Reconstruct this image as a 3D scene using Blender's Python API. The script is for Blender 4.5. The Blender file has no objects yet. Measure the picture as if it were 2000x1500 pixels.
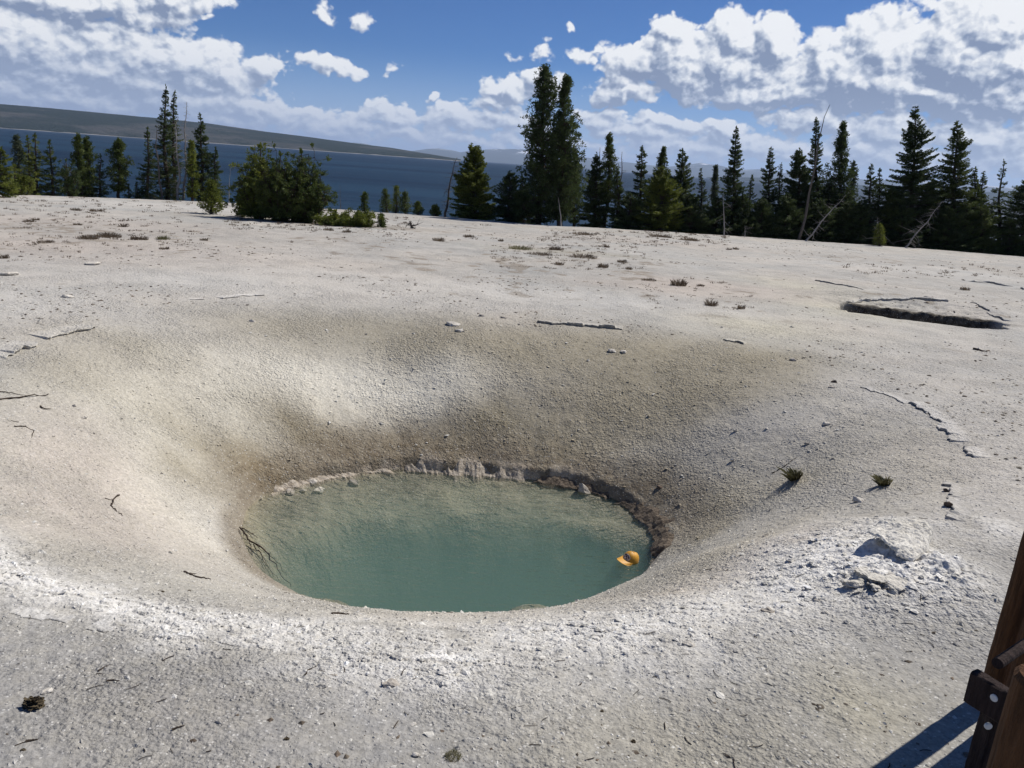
import bpy, math, random
import numpy as np
from mathutils import Matrix, Vector

# ------------------------------------------------------------------ camera
F = 1500.0; ROLL = math.radians(4.15); PITCH = math.radians(16.0); CZ = 2.4
sc = bpy.context.scene
C = sc.collection
cr, sr, cp, sp = math.cos(ROLL), math.sin(ROLL), math.cos(PITCH), math.sin(PITCH)
_X = Vector((1, 0, 0)); _U = Vector((0, sp, cp)); _F = Vector((0, cp, -sp))
right = _X * cr + _U * sr; up = -_X * sr + _U * cr
cam = bpy.data.cameras.new('camera'); camo = bpy.data.objects.new('camera', cam); C.objects.link(camo)
M = Matrix((right, up, -_F)).transposed().to_4x4(); M.translation = Vector((0, 0, CZ))
camo.matrix_world = M
cam.sensor_width = 36; cam.lens = F / 2000 * 36; cam.clip_start = 0.05; cam.clip_end = 90000
sc.camera = camo

# ------------------------------------------------------------------ light
SUN_AZ, SUN_EL = math.radians(54), math.radians(50)     # azimuth to the right of straight ahead (+Y)
SV = Vector((math.sin(SUN_AZ) * math.cos(SUN_EL), math.cos(SUN_AZ) * math.cos(SUN_EL), math.sin(SUN_EL)))
sun = bpy.data.lights.new('sun', 'SUN'); sun.energy = 4.4; sun.angle = math.radians(0.53); sun.color = (1, 0.955, 0.885)
suno = bpy.data.objects.new('sun', sun); C.objects.link(suno)
suno.rotation_euler = SV.to_track_quat('Z', 'Y').to_euler()
sc.view_settings.view_transform = 'Standard'; sc.view_settings.look = 'None'
sc.view_settings.exposure = 0.18; sc.view_settings.gamma = 1.0
SKY_STRENGTH = 0.075
sc.cycles.volume_bounces = 1
sc.cycles.transparent_max_bounces = 16
sc.cycles.max_bounces = 6
sc.cycles.diffuse_bounces = 3

def px_azel(px, py):
    u = (px - 1000) / F; v = -(py - 750) / F
    a = u * cr - v * sr; b = u * sr + v * cr
    r = (a, cp + b * sp, b * cp - sp)
    return math.degrees(math.atan2(r[0], r[1])), math.degrees(math.atan2(r[2], math.hypot(r[0], r[1])))

# --------- world: Nishita sky with cumulus laid out in azimuth / elevation (degrees)
# (photo centre of the cloud, half width, half height, weight)
CLOUDS = [
 # big cumulus bank on the right
 (1240, 120, 75, 62, 1.16), (1310, 66, 48, 38, 1.06), (1215, 170, 72, 40, 1.06), (1425, 82, 72, 62, 1.21), (1500, 100, 70, 70, 1.16), (1340, 150, 110, 45, 1.11),
 (1610, 130, 85, 75, 1.26), (1725, 105, 110, 88, 1.31), (1840, 80, 80, 70, 1.26), (1940, 70, 85, 85, 1.36), (1990, 130, 100, 90, 1.26),
 (1225, 185, 85, 28, 1.16), (1500, 185, 190, 35, 1.06), (1800, 180, 190, 50, 1.16), (1950, 190, 140, 60, 1.06),
 (1400, 135, 190, 60, 1.15), (1680, 150, 200, 80, 1.25), (1900, 120, 160, 110, 1.35), (200, 135, 260, 85, 1.1), (1330, 110, 110, 55, 1.1),
 # middle cloud behind the tall pines
 (985, 172, 52, 34, 1.12), (1060, 165, 60, 34, 1.02), (960, 205, 60, 26, 0.82), (854, 190, 20, 14, 0.87), (1170, 235, 80, 30, 0.92),
 # rows of small cumulus above the horizon
 (760, 222, 130, 26, 0.76), (890, 235, 110, 30, 0.76), (1000, 245, 120, 34, 0.74), (700, 245, 150, 24, 0.66),
 (1290, 240, 130, 22, 0.79), (1420, 248, 90, 22, 0.84), (1600, 235, 150, 28, 0.84), (1750, 262, 200, 40, 0.74), (1930, 270, 150, 50, 0.84),
 (1340, 292, 220, 26, 0.76), (1240, 262, 160, 22, 0.79), (1480, 275, 180, 26, 0.79), (820, 262, 180, 26, 0.76), (640, 255, 130, 22, 0.69), (960, 275, 200, 20, 0.74), (1700, 300, 220, 34, 0.74), (1900, 320, 220, 36, 0.79), (420, 235, 160, 22, 0.64), (1560, 300, 200, 22, 0.64), (1100, 285, 200, 22, 0.64),
 # left bank
 (60, 110, 190, 105, 1.18), (230, 115, 170, 75, 1.13), (370, 130, 130, 66, 1.08), (450, 150, 90, 50, 0.93), (510, 135, 48, 36, 0.98),
 (100, 190, 240, 50, 1.03), (330, 205, 210, 42, 0.93), (500, 215, 110, 30, 0.73), (600, 235, 120, 24, 0.65), (40, 60, 90, 50, 1.03),
 (200, 10, 170, 34, 1.03), (330, -5, 120, 34, 1.03), (60, -10, 140, 40, 0.93),
 # loose ones
 (645, 128, 84, 24, .80), (628, 22, 40, 28, .52), (706, 30, 36, 28, .50), (775, 138, 30, 18, .42), (1040, 98, 60, 16, .38), (1106, 60, 18, 10, .38), (1155, 102, 60, 14, .34), (400, 36, 18, 12, .5),
]
world = bpy.data.worlds.new('World'); sc.world = world; world.use_nodes = True
wn = world.node_tree; wn.nodes.clear()

class G:
    """small helper to write node trees"""
    def __init__(s, tree): s.t = tree
    def n(s, kind, **kw):
        nd = s.t.nodes.new(kind)
        for k, v in kw.items(): setattr(nd, k, v)
        return nd
    def link(s, a, b): s.t.links.new(a, b)
    def put(s, sock, v):
        if hasattr(v, 'is_linked') or isinstance(v, bpy.types.NodeSocket): s.link(v, sock)
        else: sock.default_value = v
    def m(s, op, a, b=0.0, c=None, clamp=False):
        nd = s.n('ShaderNodeMath', operation=op, use_clamp=clamp)
        s.put(nd.inputs[0], a); s.put(nd.inputs[1], b)
        if c is not None: s.put(nd.inputs[2], c)
        return nd.outputs[0]
    def v(s, op, a, b=(0, 0, 0)):
        nd = s.n('ShaderNodeVectorMath', operation=op)
        s.put(nd.inputs[0], a)
        if op == 'SCALE': s.put(nd.inputs['Scale'], b)
        else: s.put(nd.inputs[1], b)
        return nd.outputs['Value'] if op in ('LENGTH', 'DOT_PRODUCT') else nd.outputs[0]
    def ramp(s, x, a, b, lo=0.0, hi=1.0, smooth=True):
        nd = s.n('ShaderNodeMapRange', interpolation_type='SMOOTHSTEP' if smooth else 'LINEAR')
        s.put(nd.inputs[0], x); s.put(nd.inputs[1], a); s.put(nd.inputs[2], b); s.put(nd.inputs[3], lo); s.put(nd.inputs[4], hi)
        return nd.outputs[0]
    def mix(s, f, a, b, blend='MIX'):
        nd = s.n('ShaderNodeMix', data_type='RGBA', blend_type=blend)
        s.put(nd.inputs[0], f); s.put(nd.inputs[6], a); s.put(nd.inputs[7], b)
        return nd.outputs[2]
    def noise(s, vec, scale, detail=4, rough=.55, lac=2.0, dist=0.0):
        nd = s.n('ShaderNodeTexNoise')
        s.put(nd.inputs['Vector'], vec); nd.inputs['Scale'].default_value = scale; nd.inputs['Detail'].default_value = detail
        nd.inputs['Roughness'].default_value = rough; nd.inputs['Lacunarity'].default_value = lac; nd.inputs['Distortion'].default_value = dist
        return nd
    def voro(s, vec, scale, detail=0, rough=.5, feature='F1'):
        nd = s.n('ShaderNodeTexVoronoi', feature=feature)
        s.put(nd.inputs['Vector'], vec); nd.inputs['Scale'].default_value = scale
        if 'Detail' in nd.inputs: nd.inputs['Detail'].default_value = detail; nd.inputs['Roughness'].default_value = rough
        return nd

def cloud_group():
    g = bpy.data.node_groups.new('cloud_density', 'ShaderNodeTree')
    g.interface.new_socket('P', in_out='INPUT', socket_type='NodeSocketVector')
    g.interface.new_socket('Density', in_out='OUTPUT', socket_type='NodeSocketFloat')
    h = G(g)
    gi = h.n('NodeGroupInput'); go = h.n('NodeGroupOutput')
    P = gi.outputs[0]
    # domain warp so that no outline is a clean ellipse
    w = h.noise(P, .42, 3, .55)
    Pw = h.v('ADD', P, h.v('SCALE', h.v('SUBTRACT', w.outputs['Color'], (.5, .5, .5)), 3.0))
    mask = None
    for (x, y, rx, ry, wt) in CLOUDS:
        az, el = px_azel(x, y)
        kx = F / 57.3
        d = h.v('SUBTRACT', Pw, (az, el, 0))
        d = h.v('MULTIPLY', d, (kx / rx, kx / ry, 0))
        q = h.m('SUBTRACT', 1.0, h.v('LENGTH', d))
        q = h.m('MULTIPLY', q, wt)
        mask = q if mask is None else h.m('SMOOTH_MAX', mask, q, .12)
    # cauliflower billows + fine fractal
    sp3 = h.n('ShaderNodeSeparateXYZ'); h.link(P, sp3.inputs[0])
    cb3 = h.n('ShaderNodeCombineXYZ'); h.link(sp3.outputs[0], cb3.inputs[0])
    h.link(h.m('MULTIPLY', h.m('POWER', h.m('MAXIMUM', h.m('ADD', sp3.outputs[1], 1.5), .01), .7), 3.4), cb3.inputs[1]); st = cb3.outputs[0]
    w2 = h.noise(st, 1.6, 2, .5)
    st2 = h.v('ADD', st, h.v('SCALE', h.v('SUBTRACT', w2.outputs['Color'], (.5, .5, .5)), .55))
    vb = h.voro(st2, .52, 2.6, .5)
    bil = h.m('SUBTRACT', .45, vb.outputs['Distance'])
    vb2 = h.voro(st2, 1.7, 1.0, .5); bil = h.m('ADD', bil, h.m('MULTIPLY', h.m('SUBTRACT', .4, vb2.outputs['Distance']), .35))
    nf = h.noise(st, 1.0, 6, .52)
    fr = h.m('SUBTRACT', nf.outputs[0], .5)
    d = h.m('ADD', h.m('MULTIPLY', mask, 1.75), h.m('MULTIPLY', bil, .80))
    d = h.m('ADD', d, h.m('MULTIPLY', fr, .52))
    d = h.m('ADD', d, .24)
    h.link(d, go.inputs[0])
    return g

w = G(wn)
tc = w.n('ShaderNodeTexCoord')
dirv = w.v('NORMALIZE', tc.outputs['Generated'])
sep = w.n('ShaderNodeSeparateXYZ'); w.link(dirv, sep.inputs[0])
az = w.m('MULTIPLY', w.m('ARCTAN2', sep.outputs[0], sep.outputs[1]), 57.29578)
el = w.m('MULTIPLY', w.m('ARCSINE', sep.outputs[2]), 57.29578)
comb = w.n('ShaderNodeCombineXYZ'); w.link(az, comb.inputs[0]); w.link(el, comb.inputs[1])
P = comb.outputs[0]
grp = cloud_group()
def dens(vec):
    nd = w.n('ShaderNodeGroup'); nd.node_tree = grp; w.link(vec, nd.inputs[0]); return nd.outputs[0]
d0 = dens(P)
d1 = dens(w.v('ADD', P, (.22, .34, 0)))
d2 = dens(w.v('ADD', P, (.45, 1.0, 0)))
d3 = dens(w.v('ADD', P, (.5, 2.6, 0)))
alpha = w.ramp(d0, -.06, .32)
pos = lambda q: w.m('MAXIMUM', q, 0.0)
occ = w.m('ADD', w.m('MULTIPLY', pos(d2), .62), w.m('MULTIPLY', pos(d3), .42))
lit = w.m('MULTIPLY', w.m('POWER', 2.718, w.m('MULTIPLY', occ, -.62)), .84)
relief = w.m('MULTIPLY', w.m('SUBTRACT', d0, d1), 1.45)
relief2 = w.m('MULTIPLY', w.m('SUBTRACT', d0, d2), .22)
lit = w.m('ADD', w.m('ADD', lit, relief), relief2)
edge = w.m('MULTIPLY', w.ramp(d0, .45, .05), .12)
lit = w.m('ADD', lit, edge)
lit = w.m('MULTIPLY', lit, w.ramp(el, 0, 8, .70, 1.0))
cc1 = w.mix(w.ramp(lit, -.05, .5, smooth=False), (2.7, 3.4, 5.0, 1), (5.9, 6.6, 7.9, 1))
ccol = w.mix(w.ramp(lit, .42, 1.12, smooth=False), cc1, (11.0, 11.15, 11.35, 1))
ccol = w.mix(w.ramp(el, 0, 7, .55, 0.0), ccol, (5.2, 6.3, 8.4, 1))
sky = w.n('ShaderNodeTexSky', sky_type='NISHITA')
sky.sun_disc = False; sky.sun_elevation = SUN_EL; sky.sun_rotation = SUN_AZ; sky.altitude = 2300; sky.air_density = 1.0; sky.dust_density = 0.3; sky.ozone_density = 2.0
skyc = w.mix(1.0, sky.outputs[0], (.30, .53, .86, 1), 'MULTIPLY')
def bgn(col):
    nd = w.n('ShaderNodeBackground'); w.link(col, nd.inputs[0]); nd.inputs[1].default_value = SKY_STRENGTH; return nd.outputs[0]
def mixs(f, a_, b_):
    nd = w.n('ShaderNodeMixShader'); w.put(nd.inputs[0], f); w.link(a_, nd.inputs[1]); w.link(b_, nd.inputs[2]); return nd.outputs[0]
# the clouds stand over the lake only: elsewhere the sky is clear (and cheap to evaluate)
gate = w.m('MULTIPLY', w.ramp(el, 24, 19.5, smooth=True), w.m('MULTIPLY', w.m('GREATER_THAN', el, -1.0), w.m('LESS_THAN', w.m('ABSOLUTE', az), 62.0)))
veil = w.mix(w.ramp(el, 7.5, 0.0, 0.0, .75), skyc, (4.7, 6.2, 9.0, 1)); b_sky = bgn(veil); b_cloud = mixs(w.m('MULTIPLY', alpha, .97), b_sky, bgn(ccol))
bg = mixs(gate, b_sky, b_cloud)
wo = w.n('ShaderNodeOutputWorld'); w.link(bg, wo.inputs[0])
world.cycles.sampling_method = 'MANUAL'; world.cycles.sample_map_resolution = 512

# ------------------------------------------------------------------ numpy noise
def _hash(ix, iy, seed):
    h = (ix.astype(np.int64) * 374761393 + iy.astype(np.int64) * 668265263 + seed * 1442695041) & 0xFFFFFFFF
    h = ((h ^ (h >> 13)) * 1274126177) & 0xFFFFFFFF
    h = ((h ^ (h >> 16)) * 2246822519) & 0xFFFFFFFF
    return ((h ^ (h >> 15)) & 0xFFFFFF) / float(0xFFFFFF)
def vn(x, y, seed=0):
    x0 = np.floor(x); y0 = np.floor(y); fx = x - x0; fy = y - y0
    fx = fx * fx * (3 - 2 * fx); fy = fy * fy * (3 - 2 * fy)
    a = _hash(x0, y0, seed); b = _hash(x0 + 1, y0, seed); c = _hash(x0, y0 + 1, seed); d = _hash(x0 + 1, y0 + 1, seed)
    return (a + (b - a) * fx) * (1 - fy) + (c + (d - c) * fx) * fy
def fbm(x, y, scale, octv=4, seed=0, gain=.5):
    s = 0; a = 1; t = 0; x = x / scale; y = y / scale
    for i in range(octv):
        s = s + a * vn(x + 17.3 * i, y - 9.1 * i, seed + i); t += a; a *= gain
        x, y = x * 1.9 * .8 - y * 1.9 * .6, x * 1.9 * .6 + y * 1.9 * .8
    return s / t - .5
def sstep(a, b, x):
    t = np.clip((x - a) / (b - a), 0, 1); return t * t * (3 - 2 * t)

# ------------------------------------------------------------------ terrain shape
def ray(px, py):
    u = (px - 1000) / F; v = -(py - 750) / F
    a = u * cr - v * sr; b = u * sr + v * cr
    return np.array([a, cp + b * sp, b * cp - sp])
def at(px, py, z=0.0):
    r = ray(px, py); return np.array([0, 0, CZ]) + r * ((z - CZ) / r[2])
ZW = -1.6
LAKE = -7.0
CEN = np.array([-.5, 8.0])
RIM = [(0,700),(60,670),(260,622),(480,592),(700,592),(880,615),(1050,628),(1220,645),(1430,665),(1620,735),(1780,790),(1900,890),(1850,980),(1700,1040),(1690,1180),(1500,1210),(1200,1270),(900,1300),(600,1270),(300,1235),(0,1190)]
SHORE = [(480,1010),(490,985),(540,958),(620,937),(700,925),(760,918),(880,925),(1000,935),(1120,950),(1190,970),(1240,1000),(1285,1040),(1290,1075),(1262,1110),(1200,1150)]
def polar(pts, z, extra=()):
    P_ = [at(x, y, z)[:2] - CEN for x, y in pts] + [np.array(e) - CEN for e in extra]
    th = np.array([math.atan2(p[1], p[0]) for p in P_]); rr = np.array([np.hypot(*p) for p in P_])
    o = np.argsort(th); th, rr = th[o], rr[o]
    g = np.linspace(-math.pi, math.pi, 361)
    v = np.interp(g, np.concatenate([th - 2 * math.pi, th, th + 2 * math.pi]), np.tile(rr, 3))
    k = np.hanning(21); k /= k.sum()
    vv = np.convolve(np.concatenate([v[-41:-1], v, v[1:41]]), k, 'same')[40:-40]
    return g, vv
_g, RO = polar(RIM, 0.0, [(-4.3, 4.4), (-5.4, 5.8)])
_g, RI = polar(SHORE, ZW, [(.7, 6.45), (-.4, 6.1), (-1.5, 6.15), (-2.35, 6.7)])
PIT_A = np.array([6.85, 16.5]); PIT_B = np.array([9.75, 15.1])
def plate(x, y):
    rho = np.hypot(x, y); a = np.degrees(np.arctan2(x, y))
    c = np.interp(a, [-60, -34, -19, 2, 17, 33, 60], [50, 50.6, 51, 48.2, 53.5, 61, 66])
    z = -1.0 * sstep(6, 1.35 * c, rho) * 1.38
    e = rho - c
    z = z - .24 * np.where(e > 8, e - 3.2, np.where(e > -1.5, (e + 1.5) ** 2 / 19.8, 0))
    z = z + .20 * fbm(x, y, 9, 3, 5) * sstep(9, 16, rho) * (1 - .5 * sstep(40, 50, rho)) + .05 * fbm(x, y, 2.2, 3, 9)
    return z
def crater_t(x, y):
    dx, dy = x - CEN[0], y - CEN[1]; r = np.hypot(dx, dy); th = np.arctan2(dy, dx)
    ro = np.interp(th, _g, RO); ri = np.interp(th, _g, RI)
    ri = ri + .10 * fbm(x, y, .5, 4, 31)
    return (r - ri) / (ro - ri), r, ri, ro, th
def H(x, y, full=False):
    x = np.asarray(x, float); y = np.asarray(y, float)
    pl = plate(x, y)
    t, r, ri, ro, th = crater_t(x, y)
    tp = 1.22 * np.maximum(t, 0)
    f = tp / (1 + tp ** 4) ** .25
    f = np.where(t > 3, 1, f)
    wall = .07 * (.35 + .65 * sstep(-.2, .6, np.sin(th))) * (1 + .9 * fbm(x, y, .35, 3, 77)) * sstep(0, .03, t)
    z = pl * f + (ZW + .02) * (1 - f) + wall * (1 - f) ** 1.5
    z = z + (1 - f) * sstep(.02, .3, t) * .07 * fbm(x, y, 1.3, 3, 41)
    # under water
    q = ri - r
    dd = np.hypot((x + .20) / 1.85, (y - 7.15) / 1.25)
    deep = 1.9 * sstep(1.28, .15, dd + .25 * fbm(x, y, .8, 3, 91))
    under = -.02 - .08 * sstep(0, .30, q) - .13 * sstep(.3, 1.3, q) - deep + .10 * fbm(x, y, .5, 4, 95) * sstep(0, .3, q)
    for (px_, py_, ra) in ((640, 1158, .45), (1040, 1162, .50), (560, 1140, .4)):
        c_ = at(px_, py_, ZW); gg = np.exp(-(((x - c_[0]) / ra) ** 2 + ((y - c_[1]) / .22) ** 2) ** 2); under = under * (1 - gg) + (-.13 + .10 * fbm(x, y, .2, 3, 99)) * gg
    z = np.where(t < 0, ZW + np.minimum(under, -.02), z)
    # second, dry vent on the right
    ax = PIT_B - PIT_A; L = np.hypot(*ax); ax = ax / L; nx = np.array([-ax[1], ax[0]])
    s = ((x - PIT_A[0]) * ax[0] + (y - PIT_A[1]) * ax[1]) / L; wv = (x - PIT_A[0]) * nx[0] + (y - PIT_A[1]) * nx[1]
    wv = wv + .30 * fbm(x, y, .5, 4, 55, .6)
    ends = sstep(0, .05, s + .1 * fbm(x, y, .3, 3, 57)) * sstep(1, .95, s + .1 * fbm(x, y, .3, 3, 58))
    arc = np.sqrt(np.clip(1 - (2 * s - 1) ** 2, 0, 1)); prof = np.where(wv < .80, sstep(.02 - .45 * arc, .30 - .45 * arc, wv), 1 - sstep(.80, .93, wv))
    z = z - .75 * ends * prof
    bowl = np.exp(-((s - .45) / .62) ** 4) * np.where(wv > .9, sstep(2.9, .9, wv), sstep(-1.8, -.9, wv))
    z = z - .05 * bowl + .15 * np.exp(-((s - .5) / .7) ** 4) * np.exp(-((wv - 2.4) / .8) ** 2)
    # broken hollow at the right edge
    z = z - .16 * np.exp(-((x - 15.6) / 1.6) ** 2 - ((y - 22.0) / .7) ** 2)
    if full:
        rho = np.hypot(x, y)
        near = sstep(26, 10, rho)
        wet = sstep(-.02, .05, t)
        inn = sstep(1.1, .8, t) * wet
        b = crust(x, y, t)
        z = z + near * wet * (.018 * fbm(x, y, .30, 3, 3) + .009 * fbm(x, y, .07, 2, 13))
        fl = vn(x / .09 + 3 * vn(x / .4, y / .4, 8), y / .05, 21)
        z = z + b * near * (.03 * fbm(x, y, .12, 4, 23, .65) + .012 * (fl > .55) + .012)
        c_ = at(1790, 1095, 0); oc = np.exp(-(np.hypot((x - c_[0]) / .46, (y - c_[1]) / .50)) ** 3)
        z = z + oc * (.055 + .20 * np.maximum(fbm(x, y, .24, 5, 141, .62) + .12, 0) + .05 * fbm(x, y, .06, 3, 143, .7))
        edge = sstep(.10, .0, np.abs(t)) * sstep(-.2, .5, np.sin(th) + .3 * np.cos(th))
        z = z + edge * .05 * fbm(x, y, .13, 3, 67, .6)
        # layered wall of the dry vent
        z = z + .10 * bowl * fbm(x * .5, y, .12, 3, 88, .6) * (wv > -.2)
        z = z + .045 * sstep(11, 26, rho) * fbm(x, y, .38, 3, 61, .6)
    return z
def crust(x, y, t=None):
    """0..1 where the white broken sinter crust lies (front rim, right rim)"""
    if t is None: t = crater_t(x, y)[0]
    th = np.arctan2(y - CEN[1], x - CEN[0])
    n = fbm(x, y, .8, 4, 101, .6)
    front = sstep(-.2, -.75, np.sin(th))
    w1 = np.exp(-((t - .80 - .22 * n) / (.085 + .13 * sstep(-2, 1.0, x) * sstep(4, 2, x))) ** 2) * front * (.62 + 1.3 * n)
    c = at(1780, 1090, 0)
    w2 = 1.2 * np.exp(-((x - c[0]) / .42) ** 2 - ((y - c[1]) / .50) ** 2)
    c = at(1930, 1000, 0)
    w3 = .8 * np.exp(-((x - c[0]) / .7) ** 2 - ((y - c[1]) / .35) ** 2)
    return np.clip((w1 * 1.15 + w3) * sstep(-.12, .12, n + .12) + w2 * sstep(-.45, .0, n + .15), 0, 1)

def hit(px, py):
    """point of the ground seen at this place of the photograph"""
    r = ray(px, py); o = np.array([0, 0, CZ])
    ts = np.geomspace(1.5, 120, 600)
    P_ = o + ts[:, None] * r
    below = P_[:, 2] < H(P_[:, 0], P_[:, 1])
    i = int(np.argmax(below)) if below.any() else len(ts) - 1
    lo, hi = ts[max(i - 1, 0)], ts[i]
    for _ in range(14):
        m_ = .5 * (lo + hi); p = o + m_ * r
        if p[2] < H(p[0], p[1]): hi = m_
        else: lo = m_
    return o + hi * r

# stains of the sinter: (photo place, radius across, radius along, colour, weight), laid on the ground in metres
BROWN = (.285, .25, .18); TAN = (.355, .32, .245); CREAM = (.60, .565, .475); WHITE = (.56, .535, .49); GREY = (.33, .315, .285); DARK = (.115, .09, .06); PINK = (.48, .42, .365); YEL = (.52, .48, .37)
STAINS = [
 (300, 640, 1.5, .8, GREY, .5), (150, 740, 1.3, .8, TAN, .6), (330, 690, 1.4, .8, TAN, .8), (560, 640, 1.7, .9, BROWN, .75), (800, 655, 1.8, .9, BROWN, .8), (1050, 690, 1.8, 1.1, BROWN, .85),
 (1300, 700, 1.6, 1.1, BROWN, .85), (1480, 700, 1.0, .8, BROWN, .85), (1200, 780, 1.5, 1.0, BROWN, .85), (1400, 760, 1.1, .9, BROWN, .7), (700, 690, 1.5, .6, TAN, .4),
 (780, 768, 1.25, .6, (.70, .66, .56), .95), (640, 778, 1.25, .65, (.70, .66, .56), .95), (880, 745, .5, .4, CREAM, .5), (520, 790, .9, .6, CREAM, .85), (400, 850, .9, .7, CREAM, .7), (260, 860, .9, .8, CREAM, .5), (240, 960, .8, .8, PINK, .5), (360, 1010, .7, .8, CREAM, .6), (100, 1000, .9, .8, PINK, .6), (120, 880, .8, .6, PINK, .5),
 (440, 1040, .35, .5, WHITE, .5),
 (640, 855, .9, .40, (.25, .215, .15), .95), (480, 900, .75, .4, BROWN, .9), (800, 860, .9, .36, (.25, .215, .15), .95), (960, 862, .9, .4, (.22, .19, .13), .95), (1110, 880, .8, .4, BROWN, .9), (1250, 930, .6, .4, BROWN, .85), (540, 950, .35, .3, (.30, .22, .11), .8), (400, 940, .4, .3, BROWN, .6),
 (1350, 1000, .6, .5, BROWN, .95), (1420, 930, .8, .5, TAN, .5), (1450, 1060, .7, .5, TAN, .95), (1330, 1060, .4, .3, BROWN, .9), (1250, 890, .3, .3, CREAM, .45), (1400, 860, .8, .5, GREY, .5), (1550, 800, .9, .6, WHITE, .35), (1650, 880, .8, .6, GREY, .8), (1560, 930, .6, .4, TAN, .6), (1560, 1050, .5, .5, PINK, .8), (1420, 1120, .6, .4, (.42, .37, .30), .8),
 (1700, 960, .6, .5, GREY, .7), (1850, 1100, .8, .8, GREY, .6),
 (500, 560, 5, 1.2, WHITE, .6), (900, 560, 5, 1.0, WHITE, .6), (150, 600, 3, 1.2, WHITE, .5), (1300, 600, 2.5, .8, WHITE, .4), (1500, 640, 1.6, 1.2, YEL, .7), (1620, 600, 1.6, 1.6, YEL, .8), (1400, 560, 2.0, 1.4, PINK, .7), (1560, 560, 1.5, 2.0, YEL, .6),
 (100, 480, 6, 3, PINK, .75), (60, 430, 8, 3, PINK, .6), (1350, 560, 2.5, 1.5, PINK, .8), (1250, 470, 8, 3.0, PINK, .35), (1500, 480, 5, 3, WHITE, .4), (1800, 530, 5, 3, WHITE, .4), (300, 400, 12, 3.0, WHITE, .7), (1350, 452, 14, 2.5, WHITE, .6), (1800, 482, 8, 2.5, WHITE, .6),
 (1700, 1380, .5, .5, (.34, .31, .22), .5), (1350, 1480, .6, .4, (.33, .30, .22), .45), (300, 1400, .8, .4, (.30, .28, .25), .5),
 (560, 432, 4.5, 1.3, (.22, .19, .15), .7), (720, 442, 2.5, .9, (.22, .19, .15), .6), (1100, 448, 5, 1.0, (.33, .29, .24), .6), (1100, 492, 3.0, 1.0, (.32, .30, .23), .5),
]
for s_ in range(len(STAINS)):
    st = STAINS[s_]; STAINS[s_] = (hit(st[0], st[1]),) + st[2:]
def colour(x, y, fine=True):
    t, r, ri, ro, th = crater_t(x, y)
    rho = np.hypot(x, y)
    n1 = fbm(x, y, 2.0, 4, 201); n2 = fbm(x, y, .6, 4, 203, .6); n3 = fbm(x, y, 6.0, 3, 207)
    c = np.empty(x.shape + (3,)); c[...] = (.415, .395, .36)
    c *= (1 + .30 * n3 + .28 * n1 + .22 * n2)[..., None]; c = c * (1 + .10 * np.stack([n1, 0 * n1, -n1], -1))
    k = sstep(8.5, 4.5, rho)[..., None] * (t > .7)[..., None]           # grey gravel of the foreground
    c = c * (1 - k) + np.array((.300, .291, .274)) * k * (1 + .25 * n2[..., None])
    inn = (sstep(1.06, .85, t + .15 * n2) * .35)[..., None]
    c = c * (1 - inn) + np.array(TAN) * inn
    wx = x + 1.1 * n1 + .5 * n2; wy = y + .9 * fbm(x, y, 1.7, 4, 209) + .3 * n2
    for (p, rx, ry, col, wt) in STAINS:
        g = np.exp(-((wx - p[0]) / rx) ** 2 - ((wy - p[1]) / ry) ** 2) * wt
        g = np.clip(g * (1 + .8 * n2), 0, 1)[..., None]
        c = c * (1 - g) + np.array(col) * g
    # wet band above the waterline, crust, dark streaks and painted shade of the dry vent
    b = crust(x, y, t)[..., None]
    c = c * (1 - b * .9) + np.array((.74, .72, .68)) * b * .9
    back = np.maximum(sstep(-.45, .3, np.sin(th) + .2 * n1), .9 * sstep(-.2, -.8, np.cos(th)) * sstep(.12, .04, t))
    wetb = sstep(.30, .03, t + .16 * n2) * (t > 0) * back * .85
    c = c * (1 - wetb[..., None]) + np.array(DARK) * 1.35 * wetb[..., None]
    low = sstep(.08, .0, t) * (t > 0) * sstep(-.1, .05, fbm(x, y, .25, 3, 211)) * sstep(.55, .8, np.sin(th))
    c = c * (1 - low[..., None] * .8) + np.array((.42, .36, .29)) * low[..., None] * .8
    uw = (t <= 0.0)[..., None]
    ub = np.array((.25, .225, .16)) * (1 + .9 * n2[..., None] + .6 * fbm(x, y, .22, 4, 231, .65)[..., None])
    c = np.where(uw, ub, c)
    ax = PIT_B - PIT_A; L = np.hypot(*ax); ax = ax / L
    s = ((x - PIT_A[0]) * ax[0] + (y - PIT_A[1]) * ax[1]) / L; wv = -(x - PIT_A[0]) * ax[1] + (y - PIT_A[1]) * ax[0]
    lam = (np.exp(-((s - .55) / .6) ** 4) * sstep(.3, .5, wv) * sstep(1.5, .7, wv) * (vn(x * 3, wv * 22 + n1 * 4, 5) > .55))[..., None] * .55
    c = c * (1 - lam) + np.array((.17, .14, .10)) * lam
    pd = (sstep(.0, .12, s) * sstep(1, .9, s) * sstep(-.3, .1, wv) * sstep(1.12, 1.0, wv + .12 * n2))[..., None]  # vent opening and walls painted near-black to deepen their shade
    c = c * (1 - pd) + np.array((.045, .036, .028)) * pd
    if fine:
        sp_ = vn(x / .035, y / .035, 301); c *= (1 + .14 * (sp_ - .5) * sstep(16, 6, rho))[..., None]
        # scattered litter and soil patches of the flats
        fl = sstep(12, 17, rho) * (t > 1.15)
        lit_ = sstep(.17, .30, fbm(x * 1.0, y, .55, 4, 305, .62) + .35 * fbm(x, y, 7, 2, 309)) * fl
        c = c * (1 - .72 * lit_[..., None]) + np.array((.23, .19, .145)) * .72 * lit_[..., None]
    return np.clip(c, .02, .85)

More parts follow.
